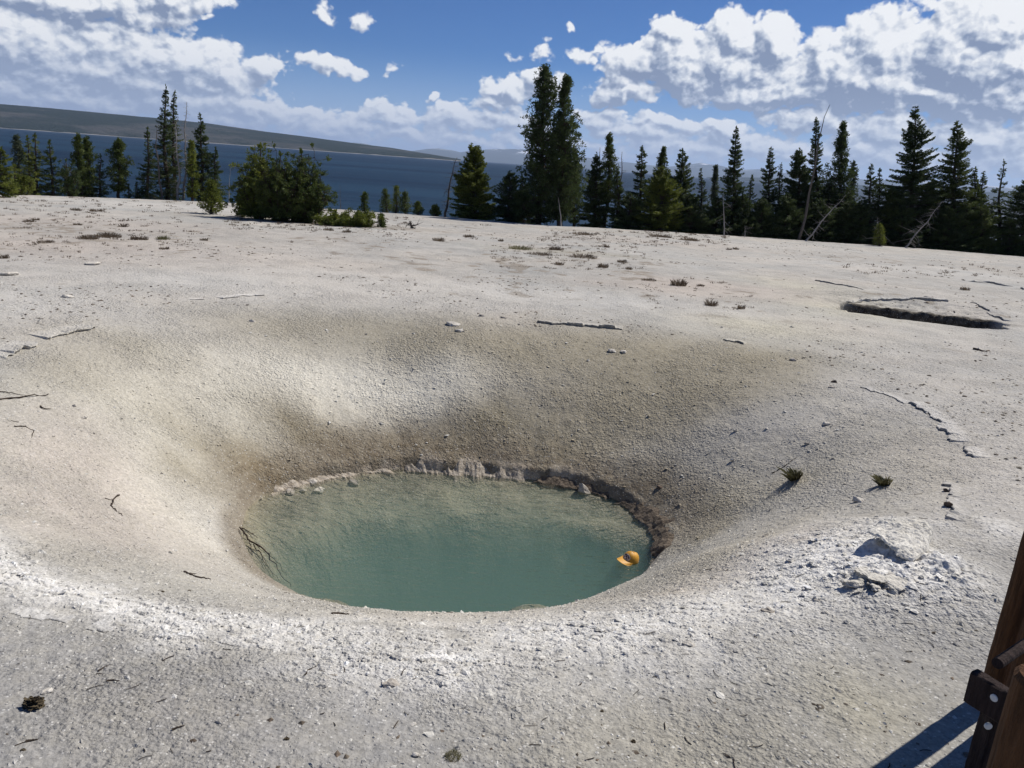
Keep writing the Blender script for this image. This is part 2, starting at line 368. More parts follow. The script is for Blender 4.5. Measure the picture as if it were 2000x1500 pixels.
# ------------------------------------------------------------------ object helpers
def mesh_np(name, verts, faces, mat=None, parent=None, smooth=False, cols=None):
    """faces: (n,3) or (n,4) int array, or a list of such arrays"""
    fl = faces if isinstance(faces, list) and isinstance(faces[0], np.ndarray) else [np.array(faces)]
    fl = [np.asarray(f, np.int32) for f in fl if len(f)]
    me = bpy.data.meshes.new(name)
    verts = np.asarray(verts, np.float32)
    me.vertices.add(len(verts)); me.vertices.foreach_set('co', verts.ravel())
    loops = np.concatenate([f.ravel() for f in fl]); sizes = np.concatenate([np.full(len(f), f.shape[1], np.int32) for f in fl])
    me.loops.add(len(loops)); me.loops.foreach_set('vertex_index', loops)
    me.polygons.add(len(sizes)); me.polygons.foreach_set('loop_start', np.concatenate([[0], np.cumsum(sizes)[:-1]]).astype(np.int32))
    me.polygons.foreach_set('use_smooth', np.full(len(sizes), bool(smooth)))
    if cols is not None:
        ca = me.color_attributes.new('tint', 'FLOAT_COLOR', 'POINT')
        c4 = np.ones((len(verts), 4), np.float32); c4[:, :3] = cols; ca.data.foreach_set('color', c4.ravel())
    me.update(calc_edges=True); me.validate()
    o = bpy.data.objects.new(name, me); C.objects.link(o)
    if mat: me.materials.append(mat)
    if parent: o.parent = parent
    return o
def tag(o, label=None, cat=None, group=None, kind=None):
    for k, v in (('label', label), ('category', cat), ('group', group), ('kind', kind)):
        if v: o[k] = v
    return o
def thing(name, label, cat, loc, group=None, rot=None):
    o = bpy.data.objects.new(name, None); C.objects.link(o); o.location = loc; o.empty_display_size = .2
    if rot is not None: o.rotation_mode = 'QUATERNION'; o.rotation_quaternion = rot
    return tag(o, label, cat, group)
class MB:
    def __init__(s): s.v = []; s.q = []; s.t = []; s.n = 0
    def add(s, v, q=None, t=None):
        v = np.asarray(v, float)
        if q is not None and len(q): s.q.append(np.asarray(q, int) + s.n)
        if t is not None and len(t): s.t.append(np.asarray(t, int) + s.n)
        s.v.append(v); s.n += len(v)
    def tube(s, pts, rads, k=7):
        pts = np.asarray(pts, float); n = len(pts); rads = np.broadcast_to(np.asarray(rads, float), (n,))
        d = np.gradient(pts, axis=0); d /= np.linalg.norm(d, axis=1)[:, None] + 1e-9
        ref = np.array([0, 0, 1.]) if abs(d[0][2]) < .9 else np.array([1., 0, 0])
        V = []
        for i in range(n):
            a = np.cross(d[i], ref); a /= np.linalg.norm(a) + 1e-9; b = np.cross(d[i], a)
            an = np.arange(k) * 2 * math.pi / k
            V.append(pts[i] + rads[i] * (np.cos(an)[:, None] * a + np.sin(an)[:, None] * b))
        V = np.concatenate(V + [pts[:1], pts[-1:]])
        q = [(i * k + j, i * k + (j + 1) % k, (i + 1) * k + (j + 1) % k, (i + 1) * k + j) for i in range(n - 1) for j in range(k)]
        c0, c1 = n * k, n * k + 1
        t = [(c0, (j + 1) % k, j) for j in range(k)] + [(c1, (n - 1) * k + j, (n - 1) * k + (j + 1) % k) for j in range(k)]
        s.add(V, q, t)
    def box(s, c, half, R=None):
        v = np.array([(a, b, d) for a in (-1, 1) for b in (-1, 1) for d in (-1, 1)], float) * half
        if R is not None: v = v @ np.asarray(R).T
        s.add(v + c, [(0, 1, 3, 2), (4, 6, 7, 5), (0, 4, 5, 1), (2, 3, 7, 6), (0, 2, 6, 4), (1, 5, 7, 3)])
    def build(s, name, mat, parent=None, smooth=False, cols=None):
        fs = []
        if s.q: fs.append(np.concatenate(s.q))
        if s.t: fs.append(np.concatenate(s.t))
        return mesh_np(name, np.concatenate(s.v), fs, mat, parent, smooth, cols)

# ------------------------------------------------------------------ materials
def material(name):
    m = bpy.data.materials.new(name); m.use_nodes = True; nt = m.node_tree
    b = nt.nodes['Principled BSDF']; return m, G(nt), b
def bump(g, b, h, dist, strength=1.0, chain=None):
    nd = g.n('ShaderNodeBump'); nd.inputs['Distance'].default_value = dist; nd.inputs['Strength'].default_value = strength
    g.put(nd.inputs['Height'], h)
    if chain is not None: g.link(chain, nd.inputs['Normal'])
    g.link(nd.outputs[0], b.inputs['Normal']); return nd.outputs[0]
def m_ground(name, grain=1.0):
    m, g, b = material(name)
    at_ = g.n('ShaderNodeAttribute', attribute_name='tint')
    geo = g.n('ShaderNodeNewGeometry'); P_ = geo.outputs['Position']
    n1 = g.noise(P_, 38, 5, .68); n2 = g.noise(P_, 9, 4, .6); vo = g.voro(P_, 55)
    f = g.ramp(n1.outputs[0], .3, .72, .70, 1.28, False)
    c = g.mix(1.0, at_.outputs['Color'], g.mix(0.0, (1, 1, 1, 1), (1, 1, 1, 1)), 'MULTIPLY')
    mul = g.n('ShaderNodeCombineColor'); 
    for i in range(3): g.put(mul.inputs[i], f)
    c = g.mix(1.0, at_.outputs['Color'], mul.outputs[0], 'MULTIPLY')
    # sparse dark and pale grains
    rnd = g.n('ShaderNodeSeparateColor'); g.link(vo.outputs['Color'], rnd.inputs[0])
    inside = g.ramp(vo.outputs['Distance'], .45, .25)
    dark = g.m('MULTIPLY', g.m('GREATER_THAN', rnd.outputs[0], .93), inside)
    pale = g.m('MULTIPLY', g.m('GREATER_THAN', rnd.outputs[1], .90), inside)
    c = g.mix(g.m('MULTIPLY', dark, .45), c, (.16, .14, .12, 1))
    c = g.mix(g.m('MULTIPLY', pale, .55), c, (.70, .68, .64, 1))
    hue = g.mix(g.m('MULTIPLY', g.ramp(n2.outputs[0], .35, .7), .22), c, (.46, .42, .33, 1))
    g.link(hue, b.inputs['Base Color']); b.inputs['Roughness'].default_value = .93; b.inputs['Specular IOR Level'].default_value = .2
    n3 = g.noise(P_, 17, 3, .6); v3 = g.voro(P_, 21)
    hh = g.m('ADD', g.m('ADD', g.m('MULTIPLY', n3.outputs[0], .022), g.m('MULTIPLY', g.ramp(v3.outputs['Distance'], .55, .1), .006)), g.m('ADD', g.m('MULTIPLY', n1.outputs[0], .012 * grain), g.m('MULTIPLY', g.m('SUBTRACT', .5, vo.outputs['Distance']), .007 * grain)))
    pm = g.noise(P_, 1.1, 4, .6); hh = g.m('MULTIPLY', hh, g.ramp(pm.outputs[0], .36, .64, .35, 1.35))
    bump(g, b, hh, 1.0, 1.0)
    return m
MG = m_ground('sinter_ground')
def m_rock(name, col, col2, sc_=30, dist=.012):
    m, g, b = material(name)
    geo = g.n('ShaderNodeNewGeometry'); n = g.noise(geo.outputs['Position'], sc_, 6, .65); n2 = g.noise(geo.outputs['Position'], sc_ * .25, 3, .5)
    c = g.mix(g.ramp(n.outputs[0], .35, .65), (*col2, 1), (*col, 1)); c = g.mix(g.m('MULTIPLY', g.ramp(n2.outputs[0], .4, .7), .5), c, (*[x * .72 for x in col], 1))
    g.link(c, b.inputs['Base Color']); b.inputs['Roughness'].default_value = .92; b.inputs['Specular IOR Level'].default_value = .2
    bump(g, b, n.outputs[0], dist); return m
M_WROCK = m_rock('white_sinter', (.70, .655, .575), (.50, .455, .385)); M_GROCK = m_rock('grey_sinter', (.48, .435, .375), (.30, .27, .23)); M_BROCK = m_rock('brown_stone', (.16, .12, .09), (.08, .06, .05))
def m_bark(name, col, sx=9):
    m, g, b = material(name)
    tco = g.n('ShaderNodeTexCoord'); v = g.v('MULTIPLY', tco.outputs['Object'], (sx, sx, sx * .12)); n = g.noise(v, 3, 5, .65)
    c = g.mix(g.ramp(n.outputs[0], .35, .65), (*[x * .5 for x in col], 1), (*col, 1)); g.link(c, b.inputs['Base Color'])
    b.inputs['Roughness'].default_value = .9; b.inputs['Specular IOR Level'].default_value = .2; bump(g, b, n.outputs[0], .02); return m
M_BARK = m_bark('conifer_bark', (.085, .065, .048)); M_DEAD = m_bark('weathered_dead_wood', (.40, .37, .34)); M_DEAD2 = m_bark('grey_brown_dead_wood', (.17, .145, .12)); M_TWIG = m_bark('dark_twig', (.075, .055, .042))
M_LOG = m_bark('stained_log', (.125, .060, .026), 14); M_BOARD = m_bark('weathered_board', (.045, .030, .026), 14)
def m_leaf(name, col, col2):
    m, g, b = material(name)
    geo = g.n('ShaderNodeNewGeometry'); n = g.noise(geo.outputs['Position'], 1.3, 4, .6); n2 = g.noise(geo.outputs['Position'], 14, 2, .6)
    c = g.mix(g.ramp(n.outputs[0], .35, .68), (*col, 1), (*col2, 1)); c = g.mix(g.m('MULTIPLY', g.ramp(n2.outputs[0], .45, .75), .5), c, (*[x * 1.5 for x in col2], 1))
    g.link(c, b.inputs['Base Color']); b.inputs['Roughness'].default_value = .7; b.inputs['Specular IOR Level'].default_value = .25
    tr = g.n('ShaderNodeBsdfTranslucent'); g.link(c, tr.inputs[0]); mx = g.n('ShaderNodeMixShader'); mx.inputs[0].default_value = .34
    g.link(b.outputs[0], mx.inputs[1]); g.link(tr.outputs[0], mx.inputs[2]); g.link(mx.outputs[0], g.t.nodes['Material Output'].inputs[0]); return m
LEAF = {'dark': m_leaf('spruce_needles', (.040, .060, .022), (.082, .110, .034)), 'mid': m_leaf('pine_needles', (.052, .076, .020), (.105, .130, .034)),
        'olive': m_leaf('olive_needles', (.075, .098, .018), (.165, .185, .032)), 'pale': m_leaf('grey_green_needles', (.065, .085, .050), (.10, .12, .07))}
M_GRASS = m_leaf('dry_grass', (.105, .078, .055), (.17, .13, .09)); M_GRASSG = m_leaf('green_grass', (.13, .125, .06), (.23, .21, .11))

# ------------------------------------------------------------------ ground
azs = np.concatenate([np.linspace(-180, -44, 70)[:-1], np.linspace(-44, 44, 1150), np.linspace(44, 180, 70)[1:-1]])
rs = np.concatenate([np.linspace(.02, 1.9, 12)[:-1], np.geomspace(1.9, 26, 1350), np.geomspace(26, 75, 260)[1:], np.geomspace(75, 190, 30)[1:]])
A, R = np.meshgrid(np.radians(azs), rs)
gx = R * np.sin(A); gy = R * np.cos(A); gz = H(gx, gy, True)
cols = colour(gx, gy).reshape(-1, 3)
nr, na = gx.shape
i = np.arange(nr - 1)[:, None] * na; j = np.arange(na)[None, :]; j2 = (j + 1) % na
quads = np.stack([i + j, i + na + j, i + na + j2, i + j2], -1).reshape(-1, 4)[:, ::-1]
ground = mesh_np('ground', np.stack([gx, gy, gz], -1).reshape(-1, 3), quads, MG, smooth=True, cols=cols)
tag(ground, kind='structure')

# ------------------------------------------------------------------ lake, far shores, mountains
def m_lake():
    m, g, b = material('lake_water')
    geo = g.n('ShaderNodeNewGeometry'); P_ = geo.outputs['Position']
    n = g.noise(g.v('MULTIPLY', P_, (.05, .25, 1)), 1.0, 6, .6); big = g.noise(g.v('MULTIPLY', P_, (.0009, .012, 1)), 1.0, 4, .6)
    c = g.mix(g.ramp(big.outputs[0], .35, .65), (.003, .015, .034, 1), (.012, .038, .068, 1)); g.link(c, b.inputs['Base Color'])
    b.inputs['Roughness'].default_value = .55; b.inputs['IOR'].default_value = 1.33; b.inputs['Specular IOR Level'].default_value = .28
    bump(g, b, n.outputs[0], 1.2, 1.0); return m
a = np.radians(np.linspace(0, 360, 97)[:-1]); rr_ = np.array([60., 160, 500, 2000, 8000, 42000])
lv = np.array([(r * math.sin(t), r * math.cos(t), LAKE) for r in rr_ for t in a]); n_ = len(a)
lq = [(k * n_ + q, k * n_ + (q + 1) % n_, (k + 1) * n_ + (q + 1) % n_, (k + 1) * n_ + q) for k in range(len(rr_) - 1) for q in range(n_)]
tag(mesh_np('lake_water', lv, lq, m_lake()), kind='structure')

def m_hill(name, c1, c2, c3, sc_):
    m, g, b = material(name)
    geo = g.n('ShaderNodeNewGeometry'); P_ = geo.outputs['Position']
    n = g.noise(g.v('MULTIPLY', P_, (sc_, sc_, sc_ * 4)), 1, 5, .62); n2 = g.noise(g.v('MULTIPLY', P_, (sc_ * 14, sc_ * 14, sc_ * 30)), 1, 5, .7)
    c = g.mix(g.ramp(n.outputs[0], .48, .6), (*c1, 1), (*c2, 1)); c = g.mix(g.m('MULTIPLY', g.ramp(n2.outputs[0], .4, .7), .5), c, (*c3, 1))
    g.link(c, b.inputs['Base Color']); b.inputs['Roughness'].default_value = 1; b.inputs['Specular IOR Level'].default_value = 0
    bump(g, b, n2.outputs[0], 25, 1.0); return m
def land(name, ridge, D0, D1, mat, rough, seed, rows=26, ncol=420, power=.8, snow=None, base=None):
    """a shore or range: its skyline follows the photograph's, rising from the water at D0 to the ridge at D1"""
    R_ = np.array([px_azel(*p) for p in ridge]); az_ = np.linspace(R_[0, 0], R_[-1, 0], ncol)
    el_ = np.interp(az_, R_[:, 0], R_[:, 1])
    V = []
    for k in range(rows + 8):
        u = min(k / (rows - 1), 1); back = max(0, k - rows + 1)
        d = D0 + (D1 - D0) * (k / (rows - 1))
        top = CZ + D1 * np.tan(np.radians(el_)) - LAKE
        z = LAKE - 1 + (top + 1) * u ** power * (1 - back * .13)
        xn = az_ * D1 / 57
        z = z + rough * top * fbm(xn + 0 * az_, np.full_like(az_, d * 1.0), top.max() * 3, 5, seed, .6) * np.sin(math.pi * min(u, 1) * .92) + (rough * .25 * top.max() * fbm(xn, np.full_like(az_, d), top.max() * 1.2, 4, seed + 3, .6) * (u > .9))
        V.append(np.stack([d * np.sin(np.radians(az_)), d * np.cos(np.radians(az_)), np.maximum(z, LAKE - 1)], -1))
    V = np.array(V); nr_, nc_ = V.shape[:2]
    i = np.arange(nr_ - 1)[:, None] * nc_; j = np.arange(nc_ - 1)[None, :]
    q = np.stack([i + j, i + j + 1, i + nc_ + j + 1, i + nc_ + j], -1).reshape(-1, 4)
    return tag(mesh_np(name, V.reshape(-1, 3), q, mat, smooth=True), kind='structure')
M_HILL = m_hill('forested_hill', (.022, .032, .024), (.075, .074, .066), (.016, .024, .018), .0016)
M_FAR = m_hill('distant_forest', (.025, .035, .025), (.05, .06, .045), (.02, .03, .02), .002)
land('hills', [(-260,190),(-60,197),(0,203),(100,211),(200,221),(300,230),(400,240),(520,257),(600,267),(700,281),(760,288),(840,301),(900,311)], 4300, 5600, M_HILL, .10, 11, power=.62)
m_beach, g_, b_ = material('far_beach'); b_.inputs['Base Color'].default_value = (.22, .21, .19, 1); b_.inputs['Roughness'].default_value = 1
def m_mount():
    m, g, b = material('mountain_rock')
    geo = g.n('ShaderNodeNewGeometry'); P_ = geo.outputs['Position']; s3 = g.n('ShaderNodeSeparateXYZ'); g.link(P_, s3.inputs[0])
    n = g.noise(g.v('MULTIPLY', P_, (.0011, .0011, .004)), 1, 7, .68)
    snow = g.m('MULTIPLY', g.ramp(n.outputs[0], .52, .58), g.ramp(s3.outputs[2], 170, 300))
    c = g.mix(snow, (.06, .07, .06, 1), (.85, .86, .9, 1)); g.link(c, b.inputs['Base Color']); b.inputs['Roughness'].default_value = 1; b.inputs['Specular IOR Level'].default_value = 0
    bump(g, b, n.outputs[0], 120, .8); return m
land('mountains', [(640,290),(672,283),(690,278),(715,281),(740,288),(800,296),(830,292),(855,290),(880,293),(900,298),(915,295),(960,291),(1000,291),(1060,293),(1110,302),(1145,308),(1180,312),(1230,318),(1300,326),(1340,322),(1370,319),(1400,322),(1440,331),(1480,330),(1530,338),(1600,345),(1700,352),(1800,350),(1900,360),(1960,366),(2000,368),(2100,376),(2300,392)], 17500, 21000, m_mount(), .30, 29, rows=30, ncol=900)
land('far_shore', [(1380,346),(1440,346),(1500,347),(1580,353),(1700,363),(1850,372),(1950,376),(2060,384),(2300,402)], 9000, 10500, M_FAR, .1, 37)
# pale strip of beach along the foot of the left hill
bz = []
for k, (px_, py_) in enumerate([(-200,225),(0,240),(200,254),(330,263),(450,272),(600,284),(750,297),(900,311)]):
    a_ = px_azel(px_, py_)[0]; bz.append(a_)
ba = np.radians(np.linspace(bz[0], bz[-1], 240)); bn = np.array([vn(np.array([t * 90]), np.array([1.0]), 4)[0] for t in ba])
bv = np.concatenate([np.stack([d * np.sin(ba), d * np.cos(ba), LAKE + .3 + h_ * (.25 + bn * 1.1)], -1) for d, h_ in ((4230, 0), (4236, 1.0), (4330, 2.6))]); nb = len(ba)
tag(mesh_np('far_beach', bv, [(k * nb + q, k * nb + q + 1, (k + 1) * nb + q + 1, (k + 1) * nb + q) for k in range(2) for q in range(nb - 1)], m_beach), kind='structure')
#CHUNK2

# ------------------------------------------------------------------ pool water
def pool():
    m = bpy.data.materials.new('pool_water'); m.use_nodes = True; nt = m.node_tree; nt.nodes.clear(); g = G(nt)
    geo = g.n('ShaderNodeNewGeometry'); P_ = geo.outputs['Position']
    n = g.noise(g.v('MULTIPLY', P_, (5, 16, 5)), 1.0, 3, .55)
    gl = g.n('ShaderNodeBsdfGlossy'); gl.inputs['Roughness'].default_value = .06; gl.inputs[0].default_value = (1, 1, 1, 1)
    tr = g.n('ShaderNodeBsdfTransparent'); bp = g.n('ShaderNodeBump'); bp.inputs['Distance'].default_value = .03; bp.inputs['Strength'].default_value = .8; g.link(n.outputs[0], bp.inputs['Height'])
    g.link(bp.outputs[0], gl.inputs['Normal']); fr = g.n('ShaderNodeFresnel'); fr.inputs[0].default_value = 1.33; g.link(bp.outputs[0], fr.inputs['Normal'])
    mx = g.n('ShaderNodeMixShader'); g.link(fr.outputs[0], mx.inputs[0]); g.link(tr.outputs[0], mx.inputs[1]); g.link(gl.outputs[0], mx.inputs[2])
    out = g.n('ShaderNodeOutputMaterial'); g.link(mx.outputs[0], out.inputs[0])
    v = g.n('ShaderNodeVolumePrincipled'); v.inputs['Color'].default_value = (.33, .53, .46, 1); v.inputs['Density'].default_value = .98
    g.link(v.outputs[0], out.inputs['Volume'])
    th = np.linspace(-math.pi, math.pi, 121)[:-1]; ri = np.interp(th, _g, RI) + .16
    top = np.stack([CEN[0] + ri * np.cos(th), CEN[1] + ri * np.sin(th), np.full_like(th, ZW)], -1)
    bot = top.copy(); bot[:, 2] = ZW - 2.4; n_ = len(th)
    V = np.concatenate([top, bot, [[*CEN, ZW]], [[*CEN, ZW - 2.4]]])
    q = np.array([(k, n_ + k, n_ + (k + 1) % n_, (k + 1) % n_) for k in range(n_)])
    t = np.array([(k, (k + 1) % n_, 2 * n_) for k in range(n_)] + [(n_ + (k + 1) % n_, n_ + k, 2 * n_ + 1) for k in range(n_)])
    o = mesh_np('pool_water', V, [q, t], m); tag(o, kind='structure')
pool()

# ------------------------------------------------------------------ gravel, flakes, litter (uncountable)
rng = np.random.default_rng(7)
OCT = np.array([(1, 0, 0), (-.9, .1, 0), (.1, 1, 0), (0, -1, .1), (.1, 0, 1), (0, .1, -1)], float); OCTF = np.array([(0, 2, 4), (2, 1, 4), (1, 3, 4), (3, 0, 4), (2, 0, 5), (1, 2, 5), (3, 1, 5), (0, 3, 5)])
def scatter(name, n, r0, r1, size, flat, mat, colf, keep=None, azr=42, seed=1, sink=.25, power=1.0):
    rg = np.random.default_rng(seed)
    az_ = np.radians(rg.uniform(-azr, azr, n)); r = r0 * (r1 / r0) ** (rg.random(n) ** power)
    x, y = r * np.sin(az_), r * np.cos(az_)
    t = crater_t(x, y)[0]; k = (t > .015)
    if keep is not None: k &= rg.random(n) < keep(x, y, t)
    x, y, t, r = x[k], y[k], t[k], r[k]; n = len(x)
    s = size(rg, x, y, r, t)
    z = H(x, y, True)
    P_ = OCT[None] * (1 + rg.uniform(-.38, .38, (n, 6, 3))) + rg.uniform(-.18, .18, (n, 6, 3))
    P_ = P_ * s[:, None, None] * np.stack([rg.uniform(.7, 1.5, n), rg.uniform(.6, 1.1, n), flat * rg.uniform(.6, 1.3, n)], -1)[:, None, :]
    a = rg.uniform(0, 2 * math.pi, n); ca, sa = np.cos(a)[:, None], np.sin(a)[:, None]
    X = P_[..., 0] * ca - P_[..., 1] * sa; Y = P_[..., 0] * sa + P_[..., 1] * ca; Z = P_[..., 2] + rg.uniform(-.35, .35, n)[:, None] * X * .6
    V = np.stack([x[:, None] + X, y[:, None] + Y, z[:, None] + Z + (s * flat * (1 - 2 * sink) * .5)[:, None]], -1).reshape(-1, 3)
    Fc = (OCTF[None] + (np.arange(n) * 6)[:, None, None]).reshape(-1, 3)
    c = np.repeat(colf(rg, x, y, t), 6, axis=0)
    o = mesh_np(name, V, Fc, mat, cols=c); tag(o, kind='stuff'); return o
def gcol(lo, hi, white=.0):
    def f(rg, x, y, t):
        c = colour(x, y, False) * rg.uniform(lo, hi, len(x))[:, None]
        if white: k = (rg.random(len(x)) < white)[:, None]; c = np.where(k, np.array((.62, .60, .55)) * rg.uniform(.8, 1.1, len(x))[:, None], c)
        return np.clip(c, .03, .82)
    return f
psize = lambda a, b, p: (lambda rg, x, y, r, t: (a + (b - a) * rg.random(len(x)) ** p) * np.clip(.55 + r / 14, .6, 1.7))
inner = lambda x, y, t: np.where(t < 1.1, 1, .35)
scatter('gravel', 110000, 2.2, 15, psize(.004, .014, 5), .42, MG, gcol(1.0, 1.5, .12), inner, seed=3)
scatter('pebbles', 7000, 2.2, 15, psize(.009, .026, 6), .42, MG, gcol(1.1, 1.6, .35), lambda x, y, t: np.where(t < 1.0, 1, .4), seed=4)
scatter('sinter_flakes', 26000, 2.2, 12, psize(.009, .042, 4), .30, MG, gcol(.95, 1.2, .3), lambda x, y, t: np.clip(crust(x, y, t) * 1.3, 0, 1), seed=5)
dcol = lambda rg, x, y, t: np.array((.10, .075, .055)) * rg.uniform(.5, 1.6, len(x))[:, None]
def litter_keep(x, y, t):
    n = fbm(x, y, 2.5, 4, 401, .6)
    return np.clip(sstep(.0, .22, n), .06, 1) * (t > 1.12) * np.where(np.hypot(x, y) > 8, 1, .10)
scatter('dark_litter', 42000, 2.4, 50, lambda rg, x, y, r, t: (.006 + .028 * rg.random(len(x)) ** 3) * np.clip(.5 + r / 24, .5, 1.9), .35, MG, dcol, litter_keep, seed=6, power=.8)
def litter_twigs():
    rg = np.random.default_rng(12); mb = MB()
    for _ in range(300):
        r = 2.3 * (11 / 2.3) ** rg.random(); a_ = math.radians(rg.uniform(-38, 38)); x, y = r * math.sin(a_), r * math.cos(a_)
        t = float(crater_t(np.array(x), np.array(y))[0])
        if t < .1 or (t < .8 and rg.random() < .6): continue
        L = rg.uniform(.02, .075); th = rg.uniform(0, 6.28); k = rg.uniform(-.6, .6)
        u = np.linspace(-.5, .5, 4); px_ = x + L * (u * math.cos(th) - k * u * u * math.sin(th)); py_ = y + L * (u * math.sin(th) + k * u * u * math.cos(th))
        mb.tube(np.stack([px_, py_, H(px_, py_, True) + .004], -1), rg.uniform(.0012, .0028), 4)
    tag(mb.build('litter_twigs', M_TWIG), kind='stuff')
litter_twigs()

# ------------------------------------------------------------------ rocks
_ico = None
def ico(sub=3):
    import bmesh
    bm = bmesh.new(); bmesh.ops.create_icosphere(bm, subdivisions=sub, radius=1.0)
    v = np.array([p.co[:] for p in bm.verts]); f = np.array([[q.index for q in x.verts] for x in bm.faces]); bm.free(); return v, f
ICO3 = ico(3); ICO4 = ico(4)
def rocky(v, amp, seed, freq=1.6):
    o = np.zeros(len(v))
    for k, (fq, am) in enumerate(((freq, 1), (freq * 2.3, .5), (freq * 5, .25), (freq * 11, .12))):
        o += am * (vn(v[:, 0] * fq + 31 * k + 50, v[:, 1] * fq + v[:, 2] * fq * 1.3 + 7 + 50, seed + k) + vn(v[:, 2] * fq + 11 + 50, v[:, 0] * fq - v[:, 1] * fq * .7 + 50, seed + 9 + k) - 1)
    return v * (1 + amp * o)[:, None]
def rock(px, py, wpx, hpx, label, seed, mat=None, name='rock', cat='rock', flat=.45, yaw=None, tilt=0., group=None, depth=.7):
    p = hit(px, py); D = np.linalg.norm(p - np.array([0, 0, CZ])); w_ = wpx / F * D / 2
    v, f = ICO3; v = rocky(v, .55, seed)
    # facet the lump with a few cutting planes
    rg = np.random.default_rng(seed)
    for _ in range(9):
        n = rg.normal(size=3); n /= np.linalg.norm(n); d = v @ n; lim = rg.uniform(.55, .8); k = d > lim; v[k] -= (d[k] - lim)[:, None] * n * .85
    v = v * np.array([w_, w_ * depth, w_ * flat]); 
    c, s = math.cos(tilt), math.sin(tilt); v = np.stack([v[:, 0] * c + v[:, 2] * s, v[:, 1], -v[:, 0] * s + v[:, 2] * c], -1)
    o = mesh_np(name, v, f, mat or M_WROCK, smooth=False); o.location = p + np.array([0, 0, w_ * flat * .35]); o.rotation_euler.z = yaw if yaw is not None else math.atan2(-p[0], p[1])
    return tag(o, label, cat, group)
for r_ in [
 (885, 634, 34, 18, 'largest white slab rock lying on the far slope of the crater', 11, M_WROCK, .30, .25), (899, 647, 22, 10, 'narrow white rock just below the large white slab on the far slope', 12, M_WROCK, .32, .0), (942, 618, 14, 8, 'small grey rock right of the large white slab at the far rim', 13, M_GROCK, .5, .3), (986, 621, 16, 5, 'flat grey stone at the far rim left of the long broken ledge', 14, M_GROCK, .3, 0),
 (493, 628, 12, 6, 'small white stone alone on the upper left slope of the crater', 15, M_WROCK, .5, 0), (1195, 686, 20, 12, 'pale rubble rock below the right end of the far ledge', 16, M_WROCK, .4, .1), (1218, 688, 16, 9, 'pale rubble stone right of another below the far ledge', 17, M_WROCK, .4, -.1),
 (1677, 980, 22, 14, 'rounded white rock above the overhanging outcrop on the right slope', 18, M_WROCK, .6, 0), (1613, 829, 16, 9, 'white stone on the upper right slope of the crater', 19, M_WROCK, .5, 0), (1437, 842, 12, 9, 'small white stone in the middle of the right slope', 20, M_WROCK, .5, .2), (1432, 900, 11, 12, 'pale upright stone on the right slope left of the green grass tufts', 21, M_WROCK, .8, .3),
 (1549, 704, 13, 8, 'grey stone at the far right rim of the crater', 22, M_GROCK, .5, 0), (1629, 747, 11, 8, 'dark brown stone at the right rim of the crater', 23, M_BROCK, .6, 0), (1625, 757, 12, 7, 'grey stone just below the dark brown stone on the right rim', 24, M_GROCK, .5, 0),
 (1347, 1262, 24, 17, 'pale round rock on the grey gravel below the front right rim', 25, M_WROCK, .6, 0), (768, 1341, 36, 15, 'flat pale rock on the grey foreground gravel below the pool', 26, M_GROCK, .4, .1), (652, 1322, 22, 12, 'half buried pale rock in the gravel left of the flat foreground rock', 27, M_GROCK, .35, 0), (1288, 953, 15, 9, 'small dark brown stone right of the pool on the slope', 28, M_BROCK, .55, .2),
 (1140, 963, 34, 38, 'grey chunky rock at the far right edge of the pool', 29, M_GROCK, .8, .5), (1500, 1196, 30, 11, 'low grey rock on the front right rim of the crater', 30, M_GROCK, .4, 0), (1612, 1199, 17, 12, 'round pale rock just below the lower outcrop on the rim', 31, M_WROCK, .65, 0),
 (612, 945, 20, 17, 'white rock at the upper left shore of the pool, upper of the two', 32, M_WROCK, .8, .2), (622, 961, 26, 13, 'white rock touching the water at the upper left shore', 33, M_WROCK, .6, 0), (565, 963, 24, 12, 'pinkish grey rock left of the white rocks on the pool shore', 34, M_GROCK, .5, 0), (590, 960, 14, 10, 'small white rock between two larger rocks on the pool shore', 35, M_WROCK, .7, 0),
 (690, 945, 24, 18, 'grey rock at the far shore of the pool left of the pale bank', 36, M_GROCK, .6, .3), (165, 817, 9, 8, 'small cream stone on the left slope of the crater', 37, M_WROCK, .6, 0), (146, 793, 10, 7, 'cream stone left on the slope above another small stone', 38, M_WROCK, .5, 0), (180, 517, 34, 7, 'flat white sinter slab on the upper left flat', 39, M_WROCK, .25, 0), (134, 581, 20, 5, 'thin white flat stone on the left flat above the broken ledge', 40, M_WROCK, .3, 0),
 (808, 1416, 14, 8, 'small bright white stone in the bottom centre gravel', 41, M_WROCK, .5, 0), (811, 1474, 13, 10, 'white stone near the bottom edge below the centre', 42, M_WROCK, .5, 0), (90, 1351, 18, 6, 'flat white chip on gravel above the scaly cone at left', 43, M_WROCK, .3, 0), (1328, 1463, 9, 8, 'tiny white stone near the bottom edge right of the centre', 44, M_WROCK, .6, 0),
 (15, 537, 30, 6, 'flat white slab at the left edge of the far flat', 45, M_WROCK, .25, 0), (1575, 868, 11, 8, 'small pale stone on the right slope below the white stone', 46, M_GROCK, .5, 0), (1597, 1175, 14, 9, 'pale stone below the bright front right crust', 47, M_WROCK, .5, 0), (1848, 960, 14, 12, 'dark broken stone on the right rim above the outcrop', 48, M_BROCK, .6, .2), (1852, 990, 16, 22, 'dark cracked stone standing on the right rim crust', 49, M_BROCK, .9, .4),
]:
    rock(r_[0], r_[1], r_[2], r_[3], r_[4], r_[5], r_[6], flat=r_[7], tilt=r_[8])

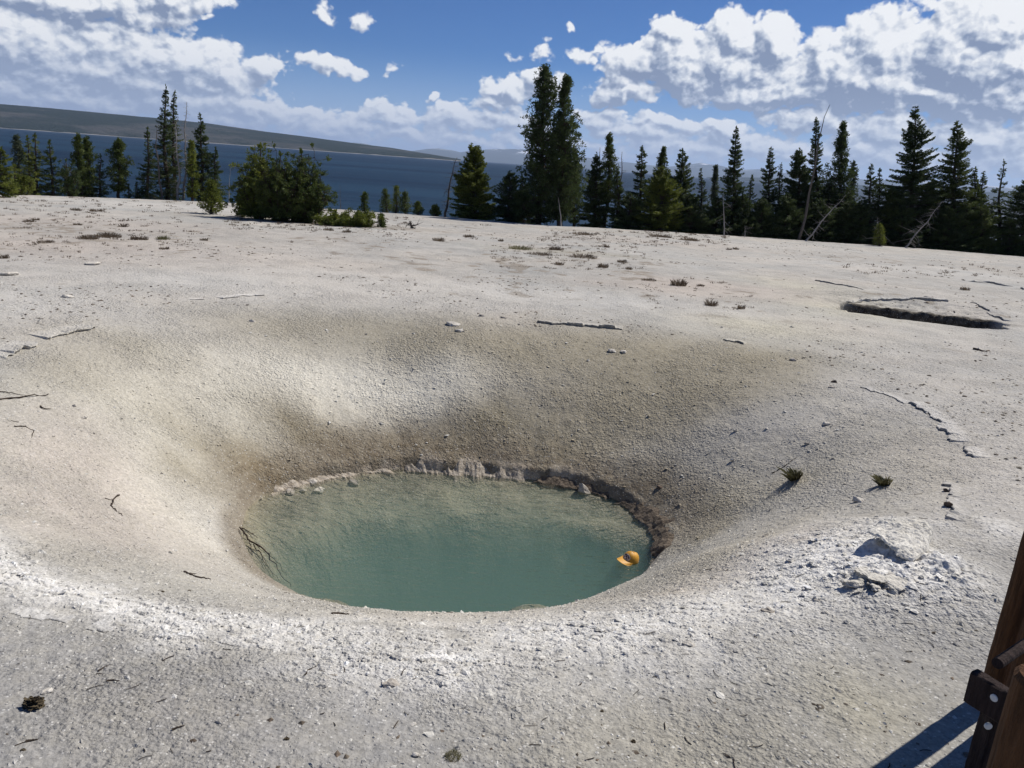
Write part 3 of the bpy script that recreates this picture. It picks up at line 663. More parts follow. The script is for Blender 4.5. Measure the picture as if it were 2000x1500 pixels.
def ledge(pts, hgt, width, label, seed, mat=None, gap=.25, name='sinter_ledge', side=1, rag=.05, flat=False):
    """a broken plate of crust: a ragged, cracked lip standing proud of the ground on its crater side"""
    P_ = np.array([(at(*p, flat) if flat is not False else hit(*p))[:2] for p in pts]); seg = np.r_[0, np.cumsum(np.hypot(*np.diff(P_, axis=0).T))]; n = max(40, int(seg[-1] / .014)); u = np.linspace(0, seg[-1], n)
    c = np.stack([np.interp(u, seg, P_[:, 0]), np.interp(u, seg, P_[:, 1])], -1); d = np.gradient(c, axis=0); d /= np.linalg.norm(d, axis=1)[:, None]; nrm = np.stack([d[:, 1], -d[:, 0]], -1) * side
    dist = np.hypot(*c.mean(0)); fs = max(1, dist / 6)
    z0 = u * 0
    rag_ = rag * (2.4 * fbm(u, z0 + seed, .5, 3, seed, .7) + 1.6 * fbm(u, z0, .12, 3, seed + 5, .7)) * fs ** .5
    plates = _hash(np.floor(u / (.13 * fs) + .8 * fbm(u, z0, .4, 2, seed)), z0, seed + 40)          # broken into separate slabs
    width = width * 1.5; hgt = hgt * .62; lift = hgt * (.35 + .9 * plates + .8 * fbm(u, z0 + 3, .2, 3, seed + 9, .7)); rag_ = rag_ + rag * 1.2 * (_hash(np.floor(u / (.13 * fs)), z0, seed + 44) - .5)
    on = sstep(gap - .5, gap - .42, fbm(u, z0 + 7, .45 * fs, 3, seed + 2, .6)) * (plates > .12 + .3 * max(gap, 0)) * sstep(0, .05, u) * sstep(seg[-1], seg[-1] - .05, u)
    rows = []; cc_ = []
    offs = [(-width, -.3), (-width * .8, .05), (-width * .5, .30), (-width * .3, .52), (-width * .12, .85), (0, 1.0), (.006, .75), (-.012, .5), (-.04, -.8)]
    zg = None
    for off, hh in offs:
        q = c + nrm * (off + rag_ * (1 if off > -width * .5 else .5))[:, None]
        z = H(q[:, 0], q[:, 1], True)
        if off == 0: zg = z
        if zg is not None: z = np.minimum(zg, z + .5)
        jit = hgt * .55 * fbm(q[:, 0], q[:, 1], .07 * fs, 4, seed + 4, .7) * (hh > .1)
        rows.append(np.stack([q[:, 0], q[:, 1], z + (lift * hh + jit) * on - .025 * fs * (1 - on) - (.01 if hh < 0 else 0)], -1))
        cc_.append(colour(q[:, 0], q[:, 1]) * 1.1 + (.075 if off > -width * .7 else .0))
    V = np.array(rows); k = len(rows); i = np.arange(k - 1)[:, None] * n; j = np.arange(n - 1)[None, :]
    keep = ((on[:-1] + on[1:]) > 0)
    q = np.stack([i + j, i + j + 1, i + n + j + 1, i + n + j], -1)[:, keep].reshape(-1, 4)
    tint = np.array(cc_).reshape(-1, 3)
    if mat is M_GROCK: tint = tint * .8
    return tag(mesh_np(name, V.reshape(-1, 3), q, MG, cols=np.clip(tint, .03, .8)), label, 'rock ledge')
ledge([(0, 700), (30, 688), (80, 668), (130, 655), (180, 645), (222, 636)], .07, .30, 'broken white crust ledge along the left rim of the crater', 61, gap=.15)
ledge([(1045, 631), (1100, 635), (1160, 639), (1220, 645)], .075, .22, 'long thin broken white ledge on the far rim of the crater', 62, gap=.0, rag=.04)
ledge([(1770, 785), (1800, 800), (1840, 832), (1870, 865), (1905, 896)], .05, .16, 'cracked white ledge running down the right rim', 63, gap=.15)
ledge([(1640, 735), (1690, 760), (1740, 775), (1772, 790)], .022, .10, 'thin grey crack ledge above the white right rim ledge', 64, gap=.3)
ledge([(372, 587), (420, 584), (470, 579), (520, 577)], .03, .18, 'thin white line of crust on the flat behind the crater', 65, gap=.25)
ledge([(1410, 662), (1432, 668), (1458, 673)], .045, .15, 'short pale ledge at the far right rim', 66, gap=0)
ledge([(790, 1294), (850, 1292), (900, 1297), (955, 1293)], .008, .09, 'bright white flaking crust edge on the front rim', 67, gap=.0, rag=.02)
ledge([(330, 1247), (400, 1252), (470, 1262), (560, 1272)], .008, .10, 'white flaking crust on the front left rim', 68, gap=.15, rag=.025)
ledge([(0, 1196), (60, 1205), (150, 1222), (230, 1236)], .008, .10, 'white crust band at the lower left rim edge', 69, gap=.1, rag=.025)
ledge([(1590, 548), (1640, 556), (1690, 566)], .05, .2, 'thin dark crack edge behind the dry vent', 70, M_GROCK, gap=.2)
ledge([(1800, 583), (1850, 592), (1900, 606), (1960, 630)], .06, .25, 'layered sinter ledge above the right end of the dry vent', 71, M_GROCK, gap=.05, flat=-.1)
ledge([(1655, 594), (1720, 594), (1780, 598), (1850, 604)], .07, .25, 'pale ledge along the back lip of the dry vent', 72, gap=.0, flat=-.12)
ledge([(1900, 551), (1940, 554), (2000, 566)], .09, .35, 'dark broken crust edge at the right edge of the far flat', 73, M_GROCK, gap=0)
ledge([(1850, 940), (1846, 975), (1856, 1000), (1835, 1020)], .04, .12, 'dark cracked edge of crust above the overhanging outcrop', 74, M_GROCK, gap=.0)
# pale crumbling bank along the far shore and brown undercut bank on the right shore
def bank(th0, th1, hgt, label, seed, mat, n=260):
    th = np.radians(np.linspace(th0, th1, n)); ri = np.interp(th, _g, RI)
    rows = []
    env = sstep(0, .12, np.linspace(0, 1, n)) * sstep(1, .88, np.linspace(0, 1, n)); u = th * 3
    for k, (off, hh) in enumerate(((-.10, -.10), (-.06, .0), (-.02, .35), (.02, .8), (.08, 1.0), (.16, 1.02), (.26, .55), (.34, -.1))):
        o = off + .16 * fbm(u, u * 0 + .05 * k, .30, 4, seed, .6) + .030 * fbm(u, u * 0 + .1 * k, .09, 3, seed + 1)
        x = CEN[0] + (ri + o) * np.cos(th); y = CEN[1] + (ri + o) * np.sin(th)
        h_ = hgt * hh * env * (.8 + 1.5 * fbm(u, u * 0 + .03 * k, .30, 4, seed + 3, .6)) if hh > 0 else hh * .6 + 0 * th
        base = np.maximum(H(x, y), ZW - .03) * min(1, max(0, (k - 3) / 4)) + (ZW) * (1 - min(1, max(0, (k - 3) / 4)))
        rows.append(np.stack([x, y, base + h_ * (1 if k < 5 else .6) + .02 * fbm(x, y, .04, 2, seed + 6) - .05 * (1 - env)], -1))
    V = np.array(rows); k = len(rows); i = np.arange(k - 1)[:, None] * n; j = np.arange(n - 1)[None, :]
    q = np.stack([i + j, i + j + 1, i + n + j + 1, i + n + j], -1).reshape(-1, 4)
    return tag(mesh_np('crumbling_bank', V.reshape(-1, 3), q, mat), label, 'rock bank')
M_BANK = m_rock('eroded_pale_bank', (.52, .46, .38), (.30, .25, .19), 22, .03); M_BANKB = m_rock('eroded_brown_bank', (.20, .16, .12), (.075, .058, .042), 22, .03)
bank(58, 124, .13, 'pale crumbling bank behind the far edge of the pool', 81, M_BANK, 420)
bank(122, 172, .055, 'low stony brown bank at the upper left shore of the pool', 82, M_BANK)
bank(-14, 28, .13, 'dark brown undercut bank at the right end of the pool', 83, M_BANKB)
bank(27, 60, .07, 'low brown stony bank at the upper right shore of the pool', 84, M_BANKB)

# overhanging outcrop on the right rim
def outcrop():
    base = hit(1768, 1075); zt = base[2] + .09
    t = thing('overhanging_outcrop', 'white sinter outcrop whose pointed slab overhangs the right crater slope', 'rock outcrop', base)
    ol = [(1686, 1045), (1700, 1034), (1712, 1022), (1738, 1016), (1770, 1014), (1806, 1018), (1822, 1040), (1815, 1075), (1785, 1092), (1752, 1082), (1738, 1066), (1716, 1056)]
    O = np.array([at(x, y, zt + .03)[:2] for x, y in ol]); n = 160
    u = np.linspace(0, len(ol), n, endpoint=False); O = np.stack([np.interp(u, range(len(ol) + 1), np.r_[O[:, a], O[0, a]]) for a in (0, 1)], -1)
    c = at(1775, 1052, zt)[:2]; O += (O - c) * (.22 * fbm(u, u * 0, 1.2, 4, 5, .75))[:, None]
    V = []; tip = O[0]
    prof0 = [(.0, .06), (.25, .058), (.5, .052), (.7, .045), (.85, .035), (.96, .018), (1.0, 0), (.97, -.014), (.88, -.022), (.7, -.05), (.5, -.10), (.25, -.16)]
    pi_ = np.linspace(0, len(prof0) - 1, 56); prof = [(float(np.interp(k, range(len(prof0)), [a[0] for a in prof0])), float(np.interp(k, range(len(prof0)), [a[1] for a in prof0]))) for k in pi_]; n_top = 30
    for s, h_ in prof:
        q = c + (O - c) * s; dt = np.hypot(*(q - tip).T); thick = .35 + .65 * sstep(0, .35, dt)
        V.append(np.stack([q[:, 0], q[:, 1], zt + .02 + h_ * thick * 1.0 + .075 * fbm(q[:, 0], q[:, 1], .13, 5, 3, .72) * (h_ > -.03) + .05 * np.exp(-(dt / .12) ** 2)], -1))
    V = np.array(V); k = len(prof); i = np.arange(k - 1)[:, None] * n; j = np.arange(n)[None, :]; tc_ = np.clip(colour(V[..., 0], V[..., 1]) * .3 + np.array((.60, .57, .50)) * .75, .1, .8).reshape(-1, 3); j2 = (j + 1) % n
    q = np.stack([i + j, i + n + j, i + n + j2, i + j2], -1).reshape(-1, 4)
    mesh_np('slab', V.reshape(-1, 3) - base, q, MG, t, cols=tc_)
    v, f = ICO4; p = hit(1748, 1082); v = rocky(v, .6, 91, 2.4) * np.array([.065, .075, .10]); mesh_np('stem', v + p + np.array([.02, .02, .01]) - base, f, m_rock('reddish_stem', (.36, .27, .22), (.2, .14, .11)), t)
    p = hit(1712, 1148); v, f = ico(5); v = rocky(v, .9, 95, 2.6) * np.array([.17, .14, .12]); v[:, 2] = np.minimum(v[:, 2], .075 + .02 * fbm(v[:, 0] + 3, v[:, 1] + 3, .06, 3, 4))
    v[:, 0] -= .3 * np.maximum(v[:, 2], 0)
    o = mesh_np('lumpy_outcrop', v, f, MG, cols=np.tile((.56, .53, .47), (len(v), 1))); o.location = p + np.array([0.02, .0, .01]); tag(o, 'knobbly pale outcrop directly below the overhanging slab', 'rock outcrop')
outcrop()

# ------------------------------------------------------------------ sticks, cones
def stick(pts, rad, label, name='stick', cat='stick', mat=None, lift=0.0, twigs=(), zfix=None, taper=.35, seed=0, group=None):
    rg = np.random.default_rng(seed + 500)
    def path(pp):
        W = []
        for p in pp:
            l = p[2] if len(p) > 2 else lift
            q = hit(p[0], p[1]) if zfix is None else at(p[0], p[1], zfix(p) if callable(zfix) else zfix)
            W.append(q + np.array([0, 0, l + rad * .8]))
        W = np.array(W); u = np.linspace(0, len(W) - 1, max(6, 4 * len(W)))
        W = np.stack([np.interp(u, range(len(W)), W[:, a]) for a in range(3)], -1); L = np.linalg.norm(W[-1] - W[0])
        W[1:-1] += rg.normal(size=(len(W) - 2, 3)) * L * .012; return W
    mb = MB(); W = path(pts); o0 = W[0].copy()
    mb.tube(W - o0, rad * np.linspace(1, taper, len(W)), 6)
    for tw in twigs: W2 = path(tw); mb.tube(W2 - o0, rad * .5 * np.linspace(1, .35, len(W2)), 5)
    o = mb.build(name, mat or M_TWIG); o.location = o0; return tag(o, label, cat, group)
stick([(-30, 779), (0, 782), (50, 776), (95, 771)], .012, 'longer dark branch lying at the left edge of the crater', 'branch', 'branch', twigs=[[(-10, 764), (20, 768), (52, 774)]], seed=1)
stick([(79, 794), (85, 799), (100, 800)], .009, 'short bent dark stick below the branch at left', seed=2)
stick([(28, 833), (50, 834), (66, 842), (62, 856)], .007, 'thin hooked twig with a dark end on the left slope', seed=3)
stick([(233, 968), (220, 978), (218, 990), (228, 1000), (240, 1008)], .008, 'curved dark twig on the cream left slope', seed=4, twigs=[[(205, 974), (214, 977), (222, 977)]])
stick([(360, 1118), (385, 1128), (412, 1133)], .009, 'dark stick on the pale slope left of the pool', seed=5, twigs=[[(372, 1122), (384, 1122)]])
stick([(648, 1201), (665, 1200), (682, 1202)], .010, 'short thick dark stick on the front rim under the pool', seed=6)
stick([(1900, 683), (1913, 685), (1928, 689)], .02, 'thin brown stick on the right flat below the dry vent', seed=7)
stick([(1130, 1340), (1142, 1330), (1152, 1325), (1146, 1315)], .004, 'thin forked twig on gravel right of the centre', seed=8)
stick([(192, 1312), (205, 1304), (213, 1300)], .005, 'curved twig on gravel at the lower left', seed=9, twigs=[[(188, 1317), (196, 1316), (203, 1318)]])
stick([(208, 1331), (220, 1329), (234, 1331)], .005, 'straight dark twig just below the curved twig at left', seed=10)
stick([(336, 1426), (350, 1421), (361, 1418)], .005, 'small straight twig in the foreground gravel left of the round cone', seed=11)
stick([(595, 1320), (602, 1310), (618, 1302)], .005, 'hooked twig left of the half buried pale rock', seed=12)
stick([(50, 1450), (66, 1447), (74, 1446)], .006, 'dark twig near the bottom left corner', seed=13, twigs=[[(30, 1458), (45, 1452), (58, 1448)]])
stick([(1508, 925), (1530, 912), (1556, 893)], .006, 'thin twig above the left green tuft', seed=14)
# drowned branch at the left end of the pool
stick([(470, 1043, .06), (492, 1062, .03), (520, 1080, -.02), (545, 1095, -.10), (568, 1110, -.22)], .010, 'dark dead branch reaching into the left end of the pool', 'drowned_branch', 'branch', zfix=ZW, seed=20,
      twigs=[[(495, 1066, .01), (515, 1084, -.05), (535, 1104, -.15)], [(492, 1062, .02), (515, 1073, -.01), (540, 1084, -.08), (560, 1098, -.16)], [(476, 1048, .05), (474, 1062, .04)], [(505, 1076, .0), (520, 1092, -.08), (548, 1104, -.2)], [(488, 1062, .03), (492, 1080, -.03), (500, 1096, -.1)]])
stick([(468, 1040, .06), (480, 1044, .05), (492, 1048, .03), (504, 1052, .0)], .007, 'thin forked twig above the drowned branch in the pool', 'twig', 'twig', zfix=ZW, seed=21, twigs=[[(492, 1048, .03), (500, 1044, .02)], [(484, 1046, .04), (494, 1054, 0)]])
def cone(px, py, wpx, label, seed, name='pine_cone', cat='pine cone', n=90):
    p = hit(px, py); D = np.linalg.norm(p - np.array([0, 0, CZ])); r = wpx / F * D / 2 * .68; rg = np.random.default_rng(seed); mb = MB()
    for k in range(n):
        ph = k * 2.4; zz = 1 - 2 * (k + .5) / n; rr = math.sqrt(1 - zz * zz); d = np.array([rr * math.cos(ph), rr * math.sin(ph), zz]); d2 = d + rg.normal(size=3) * .12
        s = np.cross(d, [0, 0, 1.]); s /= np.linalg.norm(s) + 1e-6; w_ = .24 * r
        base = d * r * .45; tip = d2 * r * rg.uniform(.85, 1.1); upv = np.array([0, 0, .06 * r])
        mb.add([base - s * w_, base + s * w_, tip + s * w_ * .7, tip + s * w_ * .1 + upv * 2, tip - s * w_ * .7, base - upv], [(0, 1, 2, 4), (0, 5, 1, 1)][:1], [(4, 2, 3), (0, 4, 5), (1, 5, 2), (5, 4, 2)])
    v, f = ICO3; mb.add(v * r * .55, t=f)
    o = mb.build(name, m_rock('cone_scales', (.13, .10, .06), (.05, .04, .025), 60, .004)); o.scale = (1.15, .95, .62); o.location = p + np.array([0, 0, r * .45]); return tag(o, label, cat)
cone(67, 1380, 40, 'large dark open pine cone on gravel at the lower left', 1, n=120)
cone(560, 1445, 13, 'small round dark cone on the foreground gravel left of centre', 2, n=50)
cone(1237, 1450, 12, 'small dark cone near the bottom edge right of centre', 3, n=50)
cone(1227, 1478, 9, 'tiny dark cone just below another cone at the bottom right', 4, n=40)
cone(1176, 1390, 9, 'tiny dark cone on gravel above the two bottom cones', 5, n=40)
cone(318, 1157, 8, 'left of two tiny dark cones on the front left rim', 6, n=40)
cone(370, 1155, 8, 'right of two tiny dark cones on the front left rim', 7, n=40)
cone(45, 1467, 11, 'small dark cone in the bottom left corner beside a twig', 8, n=40)

# ------------------------------------------------------------------ grass tufts
def tuft(px, py, wpx, hpx, label=None, mat=None, seed=0, n=None, lean=(0, 0), mb=None):
    p = hit(px, py); D = np.linalg.norm(p - np.array([0, 0, CZ])); w_ = wpx / F * D / 2; h_ = hpx / F * D; rg = np.random.default_rng(seed); own = mb is None; m_ = mb or MB()
    n = n or int(np.clip(wpx * 14, 60, 700) * (.7 if D < 12 else .55)); a = rg.uniform(0, 6.28, n); rr = np.sqrt(rg.random(n)) * w_ * .85; bx = rr * np.cos(a); by = rr * np.sin(a) * min(1.0, 1.6)
    gz_ = H(bx + p[0], by + p[1]) - p[2]
    hh = h_ * rg.uniform(.25, 1.05, n) * (1 - .6 * (rr / w_) ** 2); out = rg.uniform(.1, .8, n) * hh; a2 = a + rg.normal(size=n) * .8
    tx = bx + out * np.cos(a2) + lean[0] * hh; ty = by + out * np.sin(a2) + lean[1] * hh; wd = np.clip(.035 * hh, .0006 * D * .35, .012)
    sx, sy = -np.sin(a2) * wd, np.cos(a2) * wd
    V = np.stack([np.stack([bx - sx, by - sy, gz_ - .005], -1), np.stack([bx + sx, by + sy, gz_ - .005], -1), np.stack([(bx * .5 + tx * .5) + sx, (by + ty) * .5 + sy, gz_ + hh * .68], -1), np.stack([tx, ty, gz_ + hh], -1)], 1).reshape(-1, 3)
    k = np.arange(n)[:, None] * 4; T = np.concatenate([k + [0, 1, 2], k + [0, 2, 3]])
    if own: m_.add(V, t=T); o = m_.build('grass_tuft', mat or M_GRASS); o.location = p; return tag(o, label, 'grass tuft')
    m_.add(V + p, t=T)
for k, (x, y, w_, h_, lb, g_) in enumerate([
 (1553, 934, 22, 30, 'green and brown grass tuft leaning left on the right slope, left of two', 1), (1728, 946, 22, 24, 'green grass tuft on the right slope beside the rim, right of two', 1), (884, 1478, 34, 10, 'small dark mossy tuft at the bottom edge below the pool', 1),
 (1388, 597, 26, 14, 'dark tuft on pink ground left of the dry vent', 0), (1448, 603, 16, 9, 'smaller dark tuft just right of another on pink ground', 0), (1325, 558, 34, 15, 'largest dark tuft on the pink patch of the right flat', 0), (1267, 548, 34, 6, 'wide low tuft left of the largest dark tuft on the flat', 0), (1368, 559, 18, 5, 'low tuft right of the largest dark tuft on the flat', 0),
 (1885, 566, 18, 7, 'lone dark tuft on the pale flat behind the dry vent', 0), (1016, 487, 56, 9, 'wide green grass patch in the middle of the flat', 1), (1085, 488, 30, 9, 'dark tuft right of the wide green patch on the flat', 0), (1140, 503, 60, 9, 'wide brown tuft in the middle of the tuft row on the flat', 0), (1055, 498, 60, 7, 'long low tuft below the wide green patch', 0), (1178, 522, 24, 10, 'dark tuft at the lower right of the tuft row', 0), (1092, 517, 22, 8, 'small tuft below the tuft row on the flat', 0), (1215, 513, 22, 8, 'tuft at the right end of the tuft row', 0), (1228, 526, 16, 6, 'tiny tuft right of the tuft row and below it', 0), (1185, 483, 14, 7, 'small tuft above the right of the tuft row', 0), (978, 472, 12, 7, 'small round tuft above the wide green patch', 0), (857, 471, 26, 9, 'brown tuft on the flat below the driftwood stump', 0), (915, 463, 26, 6, 'tuft on the flat below the dense cone shaped pine', 0),
 (172, 467, 40, 9, 'leftmost brown tuft of the row of three on the left flat', 0), (212, 463, 48, 10, 'widest brown tuft of the row of three on the left flat', 0), (272, 468, 34, 9, 'rightmost brown tuft of the row of three on the left flat', 0), (319, 468, 26, 9, 'greenish tuft right of the tuft row on the left flat', 1), (321, 487, 20, 6, 'small brown tuft below the greenish tuft at left', 0), (90, 474, 30, 6, 'brown tuft left of the tuft row on the left flat', 0), (398, 470, 16, 6, 'lone brown tuft on the flat left of the bushes', 0), (147, 411, 18, 6, 'small tuft near the far edge at left, left of two', 0), (190, 413, 28, 6, 'wider tuft near the far edge at left', 0), (242, 443, 18, 7, 'tuft on the left flat below the far edge', 0), (58, 434, 22, 6, 'tuft near the left edge of the far flat', 0), (8, 504, 18, 7, 'tuft at the left edge of the picture on the flat', 0), (70, 430, 14, 5, 'tiny tuft right of the one near the left edge', 0), (152, 440, 18, 5, 'tuft midway down the left flat', 0),
 (642, 450, 24, 6, 'tuft below the low spreading shrub', 0), (678, 454, 20, 6, 'tuft right of another below the low spreading shrub', 0), (1424, 488, 14, 5, 'dark tuft on the far right flat, left of two', 0), (1437, 487, 14, 5, 'dark tuft on the far right flat, right of two', 0), (1348, 470, 44, 7, 'brown scrub patch before the right trees', 0), (1290, 463, 50, 7, 'brown scrub patch left of another before the right trees', 0), (1140, 458, 60, 6, 'long brown scrub strip before the tall twin pines', 0), (1145, 443, 22, 6, 'low tuft at the foot of the fallen pale log', 0)]):
    tuft(x, y, w_, h_, lb, M_GRASSG if g_ else M_GRASS, k, lean=(-.75, -.9) if k == 0 else (-.9, -.8) if k == 1 else (0, 0))
mbs = MB(); rg = np.random.default_rng(77)
for (x0, x1, y0, y1, n) in [(0, 420, 385, 480, 210), (1050, 1420, 450, 482, 190), (960, 1260, 478, 528, 160), (560, 980, 440, 475, 50), (1250, 1470, 540, 606, 46), (1650, 2000, 515, 540, 50), (440, 800, 425, 450, 190), (0, 300, 480, 510, 20)]:
    for _ in range(n): tuft(rg.uniform(x0, x1), rg.uniform(y0, y1) + .06 * 0, rg.uniform(6, 22), rg.uniform(2.2, 5.0), seed=int(rg.integers(1e6)), n=20, mb=mbs)
tag(mbs.build('sparse_dry_grass', M_GRASS), kind='stuff')

# ------------------------------------------------------------------ trees
def crest(azd): return float(np.interp(azd, [-60, -34, -19, 2, 17, 33, 60], [50, 50.6, 51, 48.2, 53.5, 61, 66]))
def leaves_mesh(name, P_, Dv, L, W, rg, mat, parent):
    """narrow needle sprigs: P_ start points, Dv directions, L lengths, W widths"""
    n = len(P_); r = rg.normal(size=(n, 3)); s = np.cross(Dv, r); s /= np.linalg.norm(s, axis=1)[:, None] + 1e-9
    mid = P_ + Dv * (L * .55)[:, None]; tip = P_ + Dv * L[:, None] + np.array([0, 0, -1]) * (L * .08)[:, None]
    V = np.stack([P_, mid + s * W[:, None], tip, mid - s * W[:, None]], 1).reshape(-1, 3); k = np.arange(n)[:, None] * 4
    return mesh_np(name, V, k + [0, 1, 2, 3], mat, parent)
def tree(label, base, top, hw, kind='spruce', leaf='dark', off=3.0, D=None, seed=0, dens=1.0, t0=.02, group=None, name=None, bare=.0, px_hw=None, skirt=1.0):
    rg = np.random.default_rng(seed + 1000)
    rb = ray(*base); azd = math.degrees(math.atan2(rb[0], rb[1]))
    if D == 'hit': p = hit(*base)[:2]; D_ = float(np.hypot(*p))
    else:
        D_ = (crest(azd) + off) if D is None else D
        p = rb[:2] / np.hypot(rb[0], rb[1]) * D_
    z = float(H(p[0], p[1])); B = np.array([p[0], p[1], z - .05])
    rt = ray(*top); T = np.array([0, 0, CZ]) + rt * (D_ / np.hypot(rt[0], rt[1])); ax = T - B; h = float(np.linalg.norm(ax)); w_ = hw / F * D_ * (1.2 if kind in ('spruce', 'fir', 'pine') else 1.0)
    q = Vector((0, 0, 1)).rotation_difference(Vector(ax))
    root = thing(name or {'spruce': 'spruce_tree', 'pine': 'pine_tree', 'fir': 'fir_tree', 'bush': 'pine_bush', 'sapling': 'pine_sapling'}[kind], label, {'bush': 'bush', 'sapling': 'sapling'}.get(kind, 'tree'), B, group, q)
    tb = MB(); nb = 12; zz = np.linspace(0, h * .97, nb); wob = np.cumsum(rg.normal(size=(nb, 2)), 0) * .008 * h; wob -= np.linspace(0, 1, nb)[:, None] * wob[-1]
    tr = (.016 * h + .03) * (1 - zz / h) ** .8 + .012; trunk = np.stack([wob[:, 0], wob[:, 1], zz], -1); tb.tube(trunk, tr, 8)
    ctr = lambda t: np.stack([np.interp(t * h, zz, wob[:, 0]), np.interp(t * h, zz, wob[:, 1]), t * h], -1)
    PP, DD, LL, WW = [], [], [], []
    if kind == 'bush': N = int(34 * dens); 
    elif kind == 'sapling': N = int(40 * dens)
    else: N = int((34 + 27 * h) * dens)
    tt = t0 + (1 - t0) * (np.arange(N) + rg.random(N)) / N; ga = np.arange(N) * 2.4 + rg.normal(size=N) * .5
    if kind in ('spruce', 'fir', 'pine'):                      # limbs stand in whorls, one per year of growth
        nw = max(8, int(h / (.34 if kind != 'pine' else .42))); wh = (np.arange(nw) + rg.uniform(-.22, .22, nw)) / nw; tt = np.clip(t0 + (1 - t0) * wh[np.minimum((np.arange(N) * nw) // N, nw - 1)] + rg.normal(size=N) * (.10 / h + .006), t0, .995)
        odd = rg.random(N) < .35; tt = np.where(odd, t0 + (1 - t0) * rg.random(N) ** 1.15, tt)
    lump = 1 + .45 * np.array([vn(np.array([t * 9 + 3.]), np.array([math.cos(a) * 1.2 + 5.]), seed)[0] - .5 for t, a in zip(tt, ga)]) * 1.6
    for t, a, lu in zip(tt, ga, lump) if kind != 'bush' else ():
        if kind == 'spruce':
            pr = (1 - t) ** .88 * (.35 + .65 * min(1, (t - t0) / .12 + .35 * skirt)); L_ = w_ * (pr + .03) * rg.uniform(.45, 1.3) * lu; el0 = -.25 + .75 * t; curve = .35
        elif kind == 'fir':
            pr = (1 - t) ** .72 * min(1, .5 + t * 2.5); L_ = w_ * (pr + .03) * rg.uniform(.6, 1.25) * lu; el0 = -.12 + .7 * t; curve = .30
        elif kind == 'pine':
            pr = min(1, (1 - t) ** .78) * (.5 + .5 * math.sin(min(1, max(0, (t - t0) / max(.25, .5 - t0))) * math.pi / 2)); L_ = w_ * (pr + .05) * rg.uniform(.3, 1.35) * lu; el0 = .10 + .75 * t; curve = .35
        elif kind == 'sapling':
            pr = (1 - t) ** .6; L_ = w_ * (pr + .08) * rg.uniform(.7, 1.1); el0 = .4 + .5 * t; curve = .4
        else:
            L_ = w_ * rg.uniform(.55, 1.1) * (1 - .35 * abs(t - .45)); el0 = rg.uniform(-.15, 1.1) if t > .2 else rg.uniform(-.1, .4); curve = .3
        if rg.random() < bare * (1 - t): 
            # dead bare branch
            m = 5; s = np.linspace(0, 1, m); d = np.array([math.cos(a) * math.cos(el0 - .3), math.sin(a) * math.cos(el0 - .3), math.sin(el0 - .3)]); pts = ctr(np.full(m, t)) + d * (s * L_ * .8)[:, None] + np.array([0, 0, -.12]) * (s ** 2 * L_)[:, None]; tb.tube(pts, .012 * (1 - s * .7) + .003, 4); continue
        m = 6; s = np.linspace(0, 1, m)
        e = el0 + curve * (s - .4); hd = np.array([math.cos(a), math.sin(a)])
        step = L_ / (m - 1); pts = np.zeros((m, 3)); pts[0] = ctr(np.array([t]))[0] if np.ndim(t) else ctr(np.array([t]))[0]
        for k in range(1, m): pts[k] = pts[k - 1] + np.array([hd[0] * math.cos(e[k]), hd[1] * math.cos(e[k]), math.sin(e[k])]) * step
        if t < .99: tb.tube(pts[:5], (.010 + .014 * L_) * (1 - s[:5] * .8), 4)
        if kind in ('spruce', 'fir'):
            K = max(9, int(L_ * (80 if kind == 'spruce' else 96) * dens ** .3)); u = rg.uniform(.10, 1, K) ** .7; lat = rg.normal(size=(K, 3)) * np.array([1, 1, .45]); ln = rg.uniform(.08, .19, K) * (1.1 - .4 * u) * min(1.15, .55 + .4 * w_)
            c = np.stack([np.interp(u, s, pts[:, q_]) for q_ in range(3)], -1); side = np.array([-hd[1], hd[0], 0]); wdt = (1.02 - u * .85) * L_ * .26
            c += side * (rg.uniform(-1, 1, K) * wdt)[:, None] + np.array([0, 0, 1]) * (rg.uniform(-.09, .02, K) * min(1, L_ + .3))[:, None]
            d = np.array([hd[0], hd[1], -.10]) * .9 + lat * .55; d /= np.linalg.norm(d, axis=1)[:, None]
            PP.append(c); DD.append(d); LL.append(ln); WW.append(ln * rg.uniform(.13, .24, K))
        else:
            # pines: brush-like tufts at the outer part of the limbs and their side shoots
            nc = max(2, int(L_ / (.21 if kind != 'sapling' else .10))); u = 1.02 - rg.random(nc) ** 1.5 * (.62 if kind == 'pine' else .8); c0 = np.stack([np.interp(u, s, pts[:, q_]) for q_ in range(3)], -1) + rg.normal(size=(nc, 3)) * np.array([.16, .16, .10]) * min(1, L_) * (.9 if kind != 'sapling' else .15)
            for cc in c0:
                K = int(rg.integers(11, 19)) if kind != 'sapling' else 7; d = rg.normal(size=(K, 3)); d += np.array([hd[0] * .9, hd[1] * .9, .9]); d /= np.linalg.norm(d, axis=1)[:, None]; ln = rg.uniform(.09, .18, K) * (1 if kind != 'sapling' else .75)
                PP.append(cc + rg.normal(size=(K, 3)) * .05); DD.append(d); LL.append(ln); WW.append(ln * rg.uniform(.15, .26, K))
